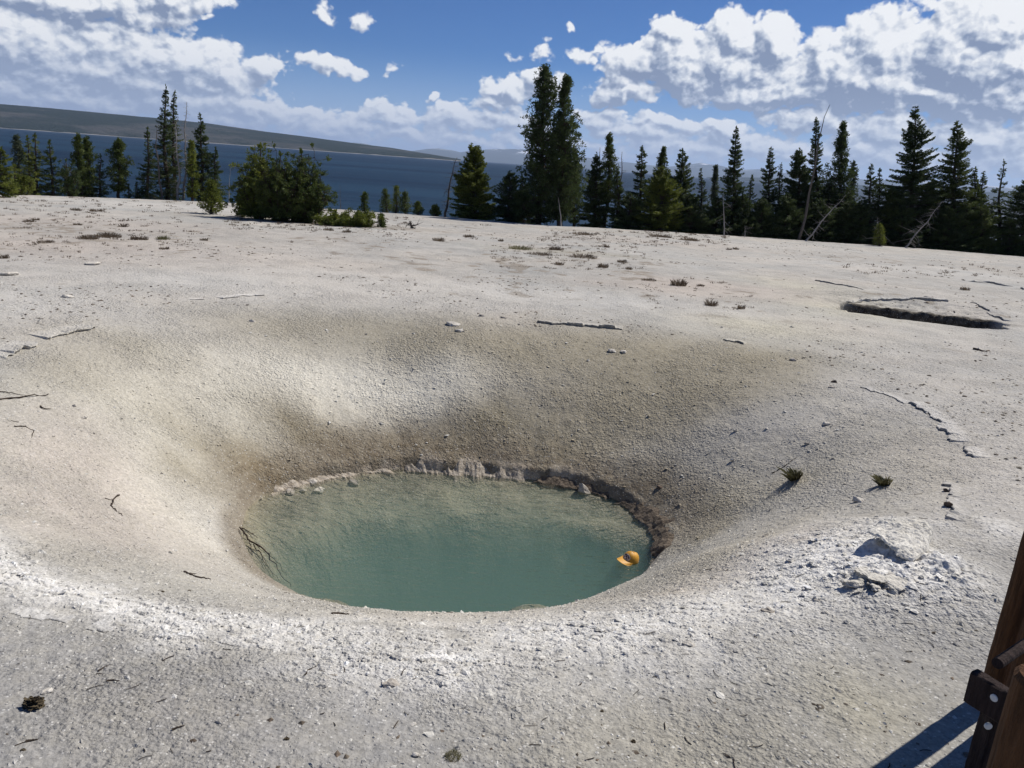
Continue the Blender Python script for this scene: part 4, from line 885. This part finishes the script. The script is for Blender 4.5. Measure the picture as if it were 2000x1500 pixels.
    if kind == 'bush':
        PP, DD, LL, WW = [], [], [], []
        for sidx in range(int(15 * dens)):
            a = rg.uniform(0, 6.28); rad_ = w_ * math.sqrt(rg.random()) * 1.0; top_h = h * (1.0 - .42 * (rad_ / w_) ** 1.6) * rg.uniform(.55, 1.0) if sidx else h
            s = np.linspace(0, 1, 7); pts = np.stack([math.cos(a) * rad_ * s ** .7, math.sin(a) * rad_ * s ** .7 * .8, top_h * s ** 1.15], -1) + np.cumsum(rg.normal(size=(7, 3)), 0) * .03 * s[:, None]
            tb.tube(pts, (.018 + .02 * h / 3) * (1 - .8 * s), 5)
            for _ in range(int(5 + 7 * top_h / 2.5)):
                u = 1 - rg.random() ** 1.3 * .85; q0 = np.array([np.interp(u, s, pts[:, q_]) for q_ in range(3)]); off_ = rg.normal(size=3) * np.array([.26, .26, .16]) * min(1, h / 2.5); cc = q0 + off_; cc[2] = max(cc[2], .06)
                tb.tube(np.stack([q0, (q0 + cc) / 2 + [0, 0, -.02], cc]), [.012, .009, .006], 4)
                K = int(rg.integers(26, 44)); d = rg.normal(size=(K, 3)) + (off_ / (np.linalg.norm(off_) + 1e-6)) * .8 + np.array([0, 0, .7]); d /= np.linalg.norm(d, axis=1)[:, None]; ln = rg.uniform(.07, .15, K)
                PP.append(cc + rg.normal(size=(K, 3)) * .045); DD.append(d); LL.append(ln); WW.append(ln * rg.uniform(.14, .24, K))
    # leader
    K = 26; u = rg.uniform(.93, 1.0, K); d = rg.normal(size=(K, 3)) * .35 + np.array([0, 0, 1.]); d /= np.linalg.norm(d, axis=1)[:, None]; PP.append(ctr(u)); DD.append(d); ln = rg.uniform(.08, .2, K); LL.append(ln); WW.append(ln * .2)
    tb.build('trunk', M_BARK, root)
    leaves_mesh('crown', np.concatenate(PP), np.concatenate(DD), np.concatenate(LL), np.concatenate(WW), rg, LEAF[leaf], root)
    return root
def snag(label, base, top, hw, seed=0, off=2.5, D=None, n=30, mat=None, rad=1.0, name='dead_tree', cat='dead tree', t0=.1, curl=.5, sub=2):
    rg = np.random.default_rng(seed + 3000); rb = ray(*base); azd = math.degrees(math.atan2(rb[0], rb[1]))
    if D == 'hit': p = hit(*base)[:2]; D_ = float(np.hypot(*p))
    else: D_ = crest(azd) + off; p = rb[:2] / np.hypot(rb[0], rb[1]) * D_
    B = np.array([p[0], p[1], float(H(p[0], p[1])) - .05]); rt = ray(*top); T = np.array([0, 0, CZ]) + rt * (D_ / np.hypot(rt[0], rt[1])); ax = T - B; h = float(np.linalg.norm(ax)); w_ = hw / F * D_
    root = thing(name, label, cat, B, None, Vector((0, 0, 1)).rotation_difference(Vector(ax)))
    m = 12; zz = np.linspace(0, h, m); wob = np.cumsum(rg.normal(size=(m, 2)), 0) * .010 * h; wob -= np.linspace(0, 1, m)[:, None] * wob[-1]; tb = MB(); tr = (.010 * h + .03) * rad * (1 - zz / h * .88); tb.tube(np.stack([wob[:, 0], wob[:, 1], zz], -1), tr, 8)
    bb = MB()
    for k in range(n):
        t = t0 + (1 - t0) * (k + rg.random()) / n; a = rg.uniform(0, 6.28); L_ = w_ * (.25 + .75 * (1 - t) ** .6) * rg.uniform(.4, 1.15); s = np.linspace(0, 1, 6); e0 = rg.uniform(-.3, .5)
        d = np.array([math.cos(a) * math.cos(e0), math.sin(a) * math.cos(e0), math.sin(e0)]); st_ = np.array([np.interp(t * h, zz, wob[:, 0]), np.interp(t * h, zz, wob[:, 1]), t * h])
        pts = st_ + d * (s * L_)[:, None] + rg.normal(size=3) * (s ** 2 * L_ * curl * .5)[:, None] + np.array([0, 0, -1]) * (s ** 2 * L_ * curl * .5)[:, None]; r_ = (.006 + .014 * L_) * rad; bb.tube(pts, r_ * (1 - .75 * s), 4)
        for _ in range(sub):
            q0 = pts[rg.integers(2, 5)]; dd = d + rg.normal(size=3) * .8; bb.tube(q0 + dd * (np.linspace(0, 1, 3) * L_ * .35)[:, None], r_ * .45 * np.array([1, .7, .3]), 3)
    tb.build('trunk', mat or M_DEAD2, root)
    if n: bb.build('branches', mat or M_DEAD2, root)
    return root
# ---- left group
tree('bright green spruce cut off by the left edge', (-6, 372), (2, 290), 26, 'fir', 'olive', D=46, seed=1, dens=1.3)
tree('low bushy green pine beside the left edge', (30, 374), (28, 324), 24, 'bush', 'olive', off=-1, seed=2, dens=1.3)
tree('thin grey green pine behind the left edge bushes', (32, 374), (32, 265), 17, 'pine', 'pale', off=9, seed=3, t0=.2)
tree('left of the paired green spruces at far left', (57, 376), (53, 267), 17, 'spruce', 'olive', seed=4, off=4)
tree('right of the paired green spruces at far left', (70, 377), (68, 262), 20, 'spruce', 'olive', seed=5)
tree('green spruce standing right of the paired spruces', (102, 379), (96, 275), 20, 'spruce', 'mid', seed=6)
tree('low dark wind bent pine between the left spruces', (135, 382), (128, 313), 20, 'bush', 'dark', seed=7, off=1)
tree('slender pine with a split crown, left stem', (158, 383), (151, 263), 15, 'pine', 'mid', seed=8, dens=1.2)
tree('slender pine with a split crown, right stem', (170, 384), (168, 271), 16, 'pine', 'mid', seed=9, off=4, dens=1.2)
tree('thin dark spruce left of the clean trunked pine', (197, 386), (196, 302), 16, 'spruce', 'dark', seed=10)
tree('dark green pine with a clear pale trunk base', (232, 387), (231, 271), 21, 'pine', 'mid', seed=11, t0=.16, dens=1.5)
tree('tiny dark spruce right of the pale trunk', (252, 388), (251, 362), 7, 'spruce', 'dark', seed=12)
tree('tiny dark spruce at the foot of the tall cluster', (269, 390), (267, 358), 7, 'spruce', 'dark', seed=13)
tree('narrow dark spruce at the left of the tall cluster', (288, 390), (288, 250), 17, 'spruce', 'dark', seed=14, dens=1.4)
snag('grey dead tree between the dark spruce and the tallest spruce', (315, 391), (306, 245), 12, seed=1, n=60)
tree('tallest spruce of the left cluster with sparse top', (330, 391), (324, 167), 23, 'spruce', 'dark', seed=15, off=4, dens=1.25)
tree('slightly shorter spruce right of the tallest left one', (341, 391), (341, 179), 18, 'spruce', 'mid', seed=16, off=6, t0=.3)
snag('pale grey dead tree left of the tall grey snag', (347, 391), (349, 228), 15, seed=2, n=90, mat=M_DEAD)
snag('tall grey snag with fine twigs between the left spruces', (358, 392), (365, 199), 16, seed=3, n=110, off=3.5, mat=M_DEAD)
tree('olive pine low in front of the dark left spruce', (376, 392), (374, 278), 13, 'pine', 'olive', seed=17, off=2, t0=.1)
tree('dark pointed spruce right of the grey snags', (391, 393), (391, 223), 24, 'spruce', 'dark', seed=18, dens=1.5)
tree('shorter dark spruce at the right of the left cluster', (424, 396), (421, 289), 19, 'spruce', 'dark', seed=19, dens=1.4)
tree('bright green young pine in front of the left cluster', (412, 418), (412, 357), 24, 'sapling', 'olive', D='hit', seed=20, dens=2.6)
snag('thin pale bare pole left of the large bushes', (448, 397), (450, 325), 3, seed=4, n=5, mat=M_DEAD, rad=.6)
tree('small green pine at the left foot of the large bushes', (474, 424), (472, 397), 16, 'sapling', 'olive', D='hit', seed=21, dens=2)
# ---- bushes
tree('tall left part of the large bushy pines on the flat', (508, 428), (508, 284), 44, 'bush', 'olive', D='hit', seed=22, dens=4.6)
tree('middle bushy pine between the two tall bushes', (545, 432), (548, 298), 38, 'bush', 'mid', D='hit', seed=23, dens=3.6)
tree('right bushy pine with bare limbs showing', (596, 434), (588, 293), 50, 'bush', 'mid', D='hit', seed=24, dens=4.6)
snag('grey dead limbs poking out of the right bushy pine', (600, 432), (572, 340), 26, seed=5, n=12, D='hit', mat=M_DEAD, rad=.8, name='dead_bush', cat='dead bush')
tree('low spreading green shrub right of the large bushes', (655, 441), (655, 415), 40, 'bush', 'olive', D='hit', seed=25, dens=2.0, name='spreading_shrub')
tree('low green shrub at the right end of the spreading shrub', (705, 443), (700, 416), 36, 'bush', 'olive', D='hit', seed=26, dens=1.6, name='spreading_shrub')
tree('small upright pine growing out of the low shrub', (712, 440), (712, 380), 13, 'sapling', 'mid', D='hit', seed=27, dens=1.6)
tree('tiny dark green sapling at the end of the low shrub', (746, 444), (744, 422), 8, 'sapling', 'mid', D='hit', seed=28)
snag('small bare twiggy sapling behind the low shrub', (664, 411), (663, 360), 12, seed=6, n=14, mat=M_DEAD2, rad=.5)
snag('dark weathered driftwood stump on the flat', (806, 446), (800, 432), 20, seed=7, n=14, D='hit', mat=M_DEAD2, rad=2.6, name='driftwood_stump', cat='stump', t0=0)
tree('left of three small pines behind the stump', (756, 418), (752, 372), 14, 'sapling', 'mid', off=1, seed=29, dens=2)
tree('middle of three small pines behind the stump', (774, 420), (774, 366), 13, 'sapling', 'olive', off=0, seed=30, dens=2)
tree('right of three small pines behind the stump', (792, 421), (791, 377), 12, 'sapling', 'mid', off=0, seed=31, dens=2)
tree('small lone pine right of the three small pines', (817, 424), (816, 397), 12, 'sapling', 'mid', off=0, seed=32, dens=2)
tree('low bright green pine left of the leaning dead tree', (851, 427), (850, 404), 13, 'sapling', 'olive', off=0, seed=33, dens=2)
# ---- middle
snag('dark leaning dead tree left of the dense cone shaped pine', (868, 426), (893, 308), 22, seed=8, n=46, rad=1.3, mat=M_DEAD2)
tree('dense cone shaped pine standing alone in the middle', (930, 430), (921, 282), 44, 'fir', 'olive', seed=34, off=2, dens=2.3, t0=.04)
tree('dark spruce left of the tall twin pines', (992, 434), (996, 335), 32, 'fir', 'dark', seed=35, off=2.5, dens=1.7)
tree('tallest pine of the picture, left of the twin pines', (1052, 437), (1065, 128), 56, 'pine', 'dark', seed=36, off=2.5, dens=2.1, t0=.02)
tree('right of the tall twin pines', (1092, 438), (1108, 149), 42, 'pine', 'dark', seed=37, off=1.5, dens=2.1, t0=.05)
tree('sparse green pine at the right foot of the twin pines', (1122, 438), (1126, 318), 22, 'pine', 'mid', seed=38, off=3, dens=.9, t0=.1)
tree('dark spruce filling the foot of the twin pines', (1022, 436), (1020, 345), 24, 'fir', 'dark', seed=39, off=4, dens=1.5)
snag('short grey broken stump in front of the twin pines', (1096, 438), (1090, 385), 5, seed=9, n=5, mat=M_DEAD, off=-.5)
tree('dark dense spruce left of the tall sparse one', (1160, 440), (1166, 300), 32, 'fir', 'dark', seed=40, off=4, dens=1.7)
tree('tall sparse topped pine right of the twin pines', (1180, 441), (1190, 264), 25, 'pine', 'mid', seed=41, off=4, t0=.30, dens=1.2, bare=.3)
tree('mid green pine right of the tall sparse one', (1207, 441), (1206, 330), 18, 'fir', 'mid', seed=42, off=3, dens=1.5)
snag('twiggy dead tree right of the tall sparse pine', (1206, 441), (1215, 296), 14, seed=10, n=60, off=5)
snag('twiggy dead tree left of the tall sparse pine', (1172, 441), (1172, 288), 12, seed=11, n=50, off=5)
# ---- right forest edge
tree('narrow dark spruce with bare gap left of the olive pine', (1250, 443), (1254, 286), 27, 'spruce', 'dark', seed=43, off=4, dens=1.4)
tree('olive green dense pine at the front of the right trees', (1290, 444), (1293, 326), 42, 'fir', 'olive', seed=44, off=2, dens=1.7)
tree('rounded pine behind the olive green pine', (1290, 444), (1296, 290), 26, 'pine', 'mid', seed=45, off=6, dens=1.6)
tree('feathery green pine right of the olive green pine', (1330, 446), (1333, 292), 33, 'fir', 'mid', seed=46, off=5, dens=1.3)
tree('small dark spruce right of the feathery pine', (1368, 448), (1369, 331), 16, 'spruce', 'dark', seed=47, off=4, dens=1.4)
tree('thin grey green pine left of the pointed dark spruce', (1395, 449), (1398, 326), 16, 'pine', 'pale', seed=48, off=7, t0=.15)
tree('tall pointed dark spruce in the middle of the right trees', (1430, 451), (1438, 249), 26, 'spruce', 'dark', seed=49, off=3, dens=1.8)
snag('white bleached root snag in front of the pointed spruce', (1415, 447), (1413, 375), 24, seed=12, n=9, off=-1, mat=M_DEAD, t0=.05, rad=.8, curl=1.2)
snag('small curled white dead shrub on the edge', (1456, 452), (1455, 440), 12, seed=13, n=12, off=-1, mat=M_DEAD, rad=.7, name='dead_shrub', cat='dead shrub', curl=1.5)
tree('small dark spruce right of the tall pointed one', (1468, 453), (1470, 343), 20, 'spruce', 'dark', seed=50, off=4, dens=1.4)
tree('dark spruce with a narrow tip left of a shorter one', (1502, 455), (1506, 289), 26, 'spruce', 'dark', seed=51, off=4, dens=1.5)
tree('shorter dark spruce right of the narrow tipped one', (1522, 456), (1526, 319), 18, 'spruce', 'dark', seed=52, off=5, dens=1.3)
tree('broad dark fir left of the leaning bare pole', (1562, 459), (1562, 291), 38, 'fir', 'dark', seed=53, off=4, dens=1.8)
tree('tall sparse topped spruce behind the leaning bare pole', (1590, 460), (1595, 229), 26, 'spruce', 'dark', seed=54, off=6, dens=1.4)
snag('long leaning bare pole rising above the right trees', (1564, 461), (1621, 204), 6, seed=14, n=16, off=1, rad=.9, mat=M_DEAD2)
tree('tall dark pine with a blunt top right of the leaning pole', (1640, 463), (1648, 240), 32, 'pine', 'dark', seed=55, off=5, dens=1.9, t0=.02)
tree('filling dark fir under the blunt topped pine', (1618, 462), (1620, 350), 30, 'fir', 'dark', seed=56, off=4, dens=1.5)
snag('white leaning dead tree with curved branches', (1572, 463), (1652, 380), 16, seed=15, n=24, off=-1, mat=M_DEAD, rad=1.0, curl=1.3)
tree('thin pale see-through pine in the right trees', (1662, 466), (1668, 315), 16, 'pine', 'pale', seed=57, off=6, dens=.8, t0=.2)
tree('dark spruce with a twin tip left of the big spruce, left tip', (1698, 468), (1702, 321), 24, 'spruce', 'dark', seed=58, off=4, dens=1.5)
tree('dark spruce with a twin tip left of the big spruce, right tip', (1716, 469), (1718, 331), 20, 'spruce', 'dark', seed=59, off=5, dens=1.4)
snag('white curled dead shrub hanging before the dark spruces', (1722, 470), (1713, 425), 24, seed=16, n=20, off=-1, mat=M_DEAD, rad=.8, curl=1.5, name='dead_shrub', cat='dead shrub')
tree('small bright yellow green pine at the foot of the dark spruces', (1720, 472), (1718, 440), 12, 'sapling', 'olive', off=-1.5, seed=60, dens=2)
tree('green mid height fir left of the big spruce', (1745, 472), (1742, 362), 30, 'fir', 'mid', seed=61, off=3, dens=1.6)
tree('big broad dark spruce, largest of the right trees', (1780, 475), (1788, 207), 56, 'spruce', 'dark', seed=62, off=4, dens=1.9)
tree('big spruce with upswept branches right of the largest', (1855, 480), (1869, 237), 50, 'spruce', 'mid', seed=63, off=4, dens=1.7)
snag('white branchy fallen dead tree before the big spruces', (1768, 474), (1842, 392), 20, seed=17, n=34, off=-1, mat=M_DEAD, rad=.9, curl=1.2)
tree('dark fir filling the gap under the two big spruces', (1820, 478), (1822, 350), 38, 'fir', 'dark', seed=64, off=5, dens=1.6)
tree('green spruce with thin tip right of the big spruces', (1898, 483), (1905, 328), 26, 'spruce', 'mid', seed=65, off=4, dens=1.4)
tree('shorter green spruce beside the one-sided open spruce', (1916, 484), (1921, 336), 22, 'spruce', 'mid', seed=66, off=5, dens=1.4)
tree('dense green low fir near the right edge', (1918, 486), (1915, 400), 32, 'fir', 'mid', seed=67, off=2, dens=1.5)
tree('open spruce with drooping separate branches near the right edge', (1950, 488), (1961, 313), 24, 'spruce', 'dark', seed=68, off=4, dens=.62)
tree('dark spruce cut off by the right edge', (1995, 494), (2010, 338), 52, 'spruce', 'dark', seed=69, off=3, dens=1.7)
tree('low dark fir under the one sided spruce at right', (1972, 491), (1975, 430), 22, 'fir', 'dark', seed=70, off=2.5, dens=1.4)
for k, (x, y0, w_) in enumerate([(1228, 385, 26), (1345, 385, 30), (1400, 392, 26), (1448, 385, 24), (1485, 395, 24), (1535, 385, 28), (1600, 395, 28), (1655, 400, 28), (1680, 398, 26), (1760, 405, 26), (1850, 410, 30), (1885, 412, 26)]):
    yb = 441 + (x - 1180) * .066
    tree('low dark fir in the dense understorey of the right trees', (x, yb), (x + 3, y0 - 6), w_ * 1.25, 'fir', 'dark', seed=80 + k, off=2.2, dens=1.7, group='understorey firs below the right trees')
stick([(1108, 428, .9), (1125, 428, .8), (1150, 434, .45), (1168, 441, .0)], .07, 'pale fallen log sloping down right of the twin pines', 'fallen_log', 'log', mat=M_DEAD, zfix=None, seed=31)
stick([(1310, 447), (1350, 449), (1400, 453)], .06, 'thin pale log on the edge under the right trees', 'fallen_log', 'log', mat=M_DEAD, seed=32)

# ------------------------------------------------------------------ yellow cap floating in the pool
def cap():
    p = at(1231, 1094, ZW); sc_ = 1.0
    t = thing('baseball_cap', 'yellow baseball cap with a dark emblem floating at the right side of the pool', 'cap', p)
    t.rotation_euler = (math.radians(-10), math.radians(-8), math.radians(220)); t.scale = (sc_, sc_, sc_ * .86)      # local +X is where the brim points
    m, g, b = material('yellow_cloth'); n = g.noise(g.n('ShaderNodeTexCoord').outputs['Object'], 60, 3, .6)
    c = g.mix(g.ramp(n.outputs[0], .3, .7), (.50, .24, .022, 1), (.62, .32, .035, 1)); g.link(c, b.inputs['Base Color']); b.inputs['Roughness'].default_value = .55; bump(g, b, n.outputs[0], .002)
    md, g, b2 = material('dark_purple_print'); b2.inputs['Base Color'].default_value = (.05, .02, .035, 1); mw, g, b3 = material('white_print'); b3.inputs['Base Color'].default_value = (.62, .55, .50, 1)
    def crownp(az_, e, k=1.0):
        front = max(0, math.cos(az_)); h_ = .118 * (1 + .10 * front); rx = .098 * (1 - .10 * (math.sin(e) ** 2) * 0); x = .100 * math.cos(az_) * math.cos(e) ** .75; y = .082 * math.sin(az_) * math.cos(e) ** .75; z = h_ * math.sin(e)
        dent = -.030 * math.exp(-((az_ + 2.2) / .7) ** 2) * math.sin(2 * e); return np.array([x, y, z + dent]) * k + np.array([0, 0, .0])
    na, ne = 48, 14; V = [crownp(2 * math.pi * i / na - math.pi, math.pi / 2 * j / ne) for j in range(ne) for i in range(na)] + [np.array([0, 0, .118])]
    q = [(j * na + i, j * na + (i + 1) % na, (j + 1) * na + (i + 1) % na, (j + 1) * na + i) for j in range(ne - 1) for i in range(na)]; tt = [((ne - 1) * na + i, (ne - 1) * na + (i + 1) % na, ne * na) for i in range(na)]
    mesh_np('crown', V, [np.array(q), np.array(tt)], m, t, True)
    # brim: curved, two skins
    nb, nr_ = 25, 9; top = []
    for s_ in (0, 1):
        for j in range(nr_):
            for i in range(nb):
                a = (i / (nb - 1) - .5) * 2.35; u = j / (nr_ - 1); inner_ = np.array([.100 * math.cos(a), .082 * math.sin(a)]); L = .098 * max(0.05, math.cos(a * 1.18)) ** .6
                q_ = inner_ + np.array([1, .12 * math.sin(a)]) * L * u; z = .012 - .05 * (q_[1] / .082) ** 2 * .55 * (.3 + u) - .004 * u - .004 * s_; top.append((q_[0], q_[1], z + .02))
    f = []; 
    for s_ in (0, 1):
        o_ = s_ * nb * nr_
        for j in range(nr_ - 1):
            for i in range(nb - 1):
                q_ = (o_ + j * nb + i, o_ + j * nb + i + 1, o_ + (j + 1) * nb + i + 1, o_ + (j + 1) * nb + i); f.append(q_ if s_ else q_[::-1])
    e_ = (nr_ - 1) * nb
    for i in range(nb - 1): f.append((e_ + i, e_ + i + 1, nb * nr_ + e_ + i + 1, nb * nr_ + e_ + i))
    mesh_np('brim', top, np.array(f), m, t, True)
    def patch(name, poly, lift, mat):
        V = []; 
        for (a, e) in poly: q_ = crownp(a, e, 1 + lift); V.append(q_)
        V.append(np.mean(V, 0) * (1 + lift * .6)); n = len(poly); return mesh_np(name, V, np.array([(i, (i + 1) % n, n) for i in range(n)]), mat, t)
    el_ = lambda a0, e0, ra, re, n=24: [(a0 + ra * math.cos(k * 2 * math.pi / n), e0 + re * math.sin(k * 2 * math.pi / n)) for k in range(n)]
    def oval(name, a0, e0, ra, re, lift, mat, rings=5, n=28):
        V = [crownp(a0, e0, 1 + lift)]; f3 = []; f4 = []
        for k in range(1, rings + 1):
            for i in range(n): V.append(crownp(a0 + ra * k / rings * math.cos(2 * math.pi * i / n), e0 + re * k / rings * math.sin(2 * math.pi * i / n), 1 + lift))
        f3 = [(0, 1 + i, 1 + (i + 1) % n) for i in range(n)]; f4 = [(1 + (k - 1) * n + i, 1 + k * n + i, 1 + k * n + (i + 1) % n, 1 + (k - 1) * n + (i + 1) % n) for k in range(1, rings) for i in range(n)]
        return mesh_np(name, V, [np.array(f3), np.array(f4)], mat, t)
    emb = oval('emblem', 0, .52, .62, .36, .02, mw)
    mb = MB()
    for (a0, a1, e0, e1) in [(-.50, -.28, .52, .70), (-.30, -.05, .62, .76), (-.16, .16, .44, .60), (.02, .30, .62, .74), (.26, .50, .44, .62), (-.42, -.20, .34, .44), (.06, .34, .28, .38)]:
        V = [crownp(a0 + (a1 - a0) * i / 4, e0 + (e1 - e0) * j / 2 + .05 * math.sin(i), 1.035) for j in range(3) for i in range(5)]; mb.add(V, [(j * 5 + i, j * 5 + i + 1, (j + 1) * 5 + i + 1, (j + 1) * 5 + i) for j in range(2) for i in range(4)])
    mb.build('lettering', md, emb)
    v, f_ = ICO3; mesh_np('button', v * .009 + np.array([0, 0, .121]), f_, m, t, True)
cap()

# ------------------------------------------------------------------ wooden railing post assembly at the right
def railing():
    gA = at(1940, 1344, 0.0); t = thing('wooden_railing', 'dark brown log and board railing at the bottom right corner', 'railing', (gA[0], gA[1], 0))
    o0 = np.array([gA[0], gA[1], 0.])
    def log(c, z0, z1, r, name, mat, seed, k=20, m=26):
        rg = np.random.default_rng(seed); zz = np.linspace(z0, z1, m); an = np.arange(k) * 2 * math.pi / k; V = []
        for z in zz: rr_ = r * (1 + .02 * np.sin(an * 3 + z * 2) + .015 * rg.normal(size=k)); V.append(np.stack([c[0] + rr_ * np.cos(an), c[1] + rr_ * np.sin(an), np.full(k, z)], -1))
        V.append(np.stack([c[0] + r * .86 * np.cos(an), c[1] + r * .86 * np.sin(an), np.full(k, z1 + .012)], -1)); m += 1
        V = np.concatenate(V + [[(c[0], c[1], z1 + .014)]]); q = [(i * k + j, i * k + (j + 1) % k, (i + 1) * k + (j + 1) % k, (i + 1) * k + j) for i in range(m - 1) for j in range(k)]
        return mesh_np(name, V - o0, [np.array(q), np.array([((m - 1) * k + j, (m - 1) * k + (j + 1) % k, m * k) for j in range(k)])], mat, t)
    log(gA[:2], -.2, 1.75, .055, 'log_post', M_LOG, 1)
    log(np.array([2.548, 3.215]), -.2, 1.5, .045, 'log_post', M_LOG, 3)
    rB = ray(2044, 1335); B = rB * (1.62 / math.hypot(rB[0], rB[1])); B[2] += CZ
    log(B[:2], -.2, B[2], .054, 'log_post', M_LOG, 2)
    def board(p0, p1, w_, h_, name, mat):
        p0, p1 = np.array(p0), np.array(p1); d = p1 - p0; L = np.linalg.norm(d); d /= L; s = np.cross(d, [0, 0, 1]) if abs(d[2]) < .95 else np.array([1., 0, 0]); s /= np.linalg.norm(s); u = np.cross(s, d); R_ = np.stack([d, s, u], -1); mb = MB()
        nx_ = 14; rg = np.random.default_rng(int(L * 1000)); hs = h_ / 2; V = []
        for i in range(nx_):
            x = -L / 2 + L * i / (nx_ - 1); j = rg.normal(size=8) * .0016; bv = .008
            sec = [(-w_/2 + bv, -hs), (w_/2 - bv, -hs), (w_/2, -hs + bv), (w_/2, hs - bv), (w_/2 - bv, hs), (-w_/2 + bv, hs), (-w_/2, hs - bv), (-w_/2, -hs + bv)]; V += [(x, a + j[q_], b + j[q_] ) for q_, (a, b) in enumerate(sec)]
        V = np.array(V) @ R_.T + (p0 + p1) / 2 - o0; q = [(i * 8 + k, i * 8 + (k + 1) % 8, (i + 1) * 8 + (k + 1) % 8, (i + 1) * 8 + k) for i in range(nx_ - 1) for k in range(8)]
        c = len(V); V = np.concatenate([V, [V[:8].mean(0), V[-8:].mean(0)]]); tt = [(c, (k + 1) % 8, k) for k in range(8)] + [(c + 1, (nx_ - 1) * 8 + k, (nx_ - 1) * 8 + (k + 1) % 8) for k in range(8)]
        mb.add(V, q, tt); return mb.build(name, mat, t)
    zb = .42; a = at(1896, 1338, zb); b_ = at(2060, 1440, zb); rbd = board(a, b_, .055, .15, 'rail_board', M_BOARD)
    # square support below the rail board and the deck edge
    c = at(1924, 1440, .2); spt = board((c[0] + .03, c[1], -.1), (c[0] + .03, c[1], zb - .078), .10, .10, 'support_post', M_BOARD)
    e = at(1858, 1526, .10); f = at(2040, 1575, .10); board(e, f, .05, .10, 'deck_board', M_BOARD)
    # short round rail end behind the log post
    r0 = at(1948, 1296, .50); mb = MB(); d = np.array([.80, .59, 0]); mb.tube(np.array([r0 - o0, r0 + d * .5 - o0]), .024, 14); mb.build('rail_end', M_BOARD, t)
    ms, g, bs = material('galvanised_bolt'); bs.inputs['Base Color'].default_value = (.62, .62, .60, 1); bs.inputs['Metallic'].default_value = .0; bs.inputs['Roughness'].default_value = .45
    for (x, y, zz, ref) in ((1942, 1363, None, a), (1930, 1418, None, None)):
        dr = ray(x, y); n = np.array([b_[1] - a[1], a[0] - b_[0], 0]); n /= np.linalg.norm(n)
        if n @ dr > 0: n = -n
        pl_ = a + n * .0285 if ref is not None else np.array([c[0] + .03, c[1] - .051, .2])
        if ref is None: n = np.array([0, -1., 0])
        tt_ = ((pl_ - np.array([0, 0, CZ])) @ n) / (dr @ n); q = np.array([0, 0, CZ]) + dr * tt_
        mb = MB(); mb.tube(np.array([q - n * .004 - o0, q + n * .004 - o0, q + n * .0065 - o0]), [.0155, .0155, .010], 16); mb.build('bolt', ms, rbd if ref is not None else spt, smooth=False)
railing()

# haze
def haze():
    mb = MB(); mb.box((0, 12000, 290), (31000, 31000, 310)); m = bpy.data.materials.new('haze_air'); m.use_nodes = True
    nt = m.node_tree; nt.nodes.remove(nt.nodes['Principled BSDF']); v = nt.nodes.new('ShaderNodeVolumePrincipled')
    v.inputs['Color'].default_value = (.62, .76, 1.0, 1); v.inputs['Density'].default_value = 4.2e-5; v.inputs['Anisotropy'].default_value = .2
    nt.links.new(v.outputs[0], nt.nodes['Material Output'].inputs['Volume'])
    o = mb.build('haze', m); tag(o, kind='stuff'); return o
haze()
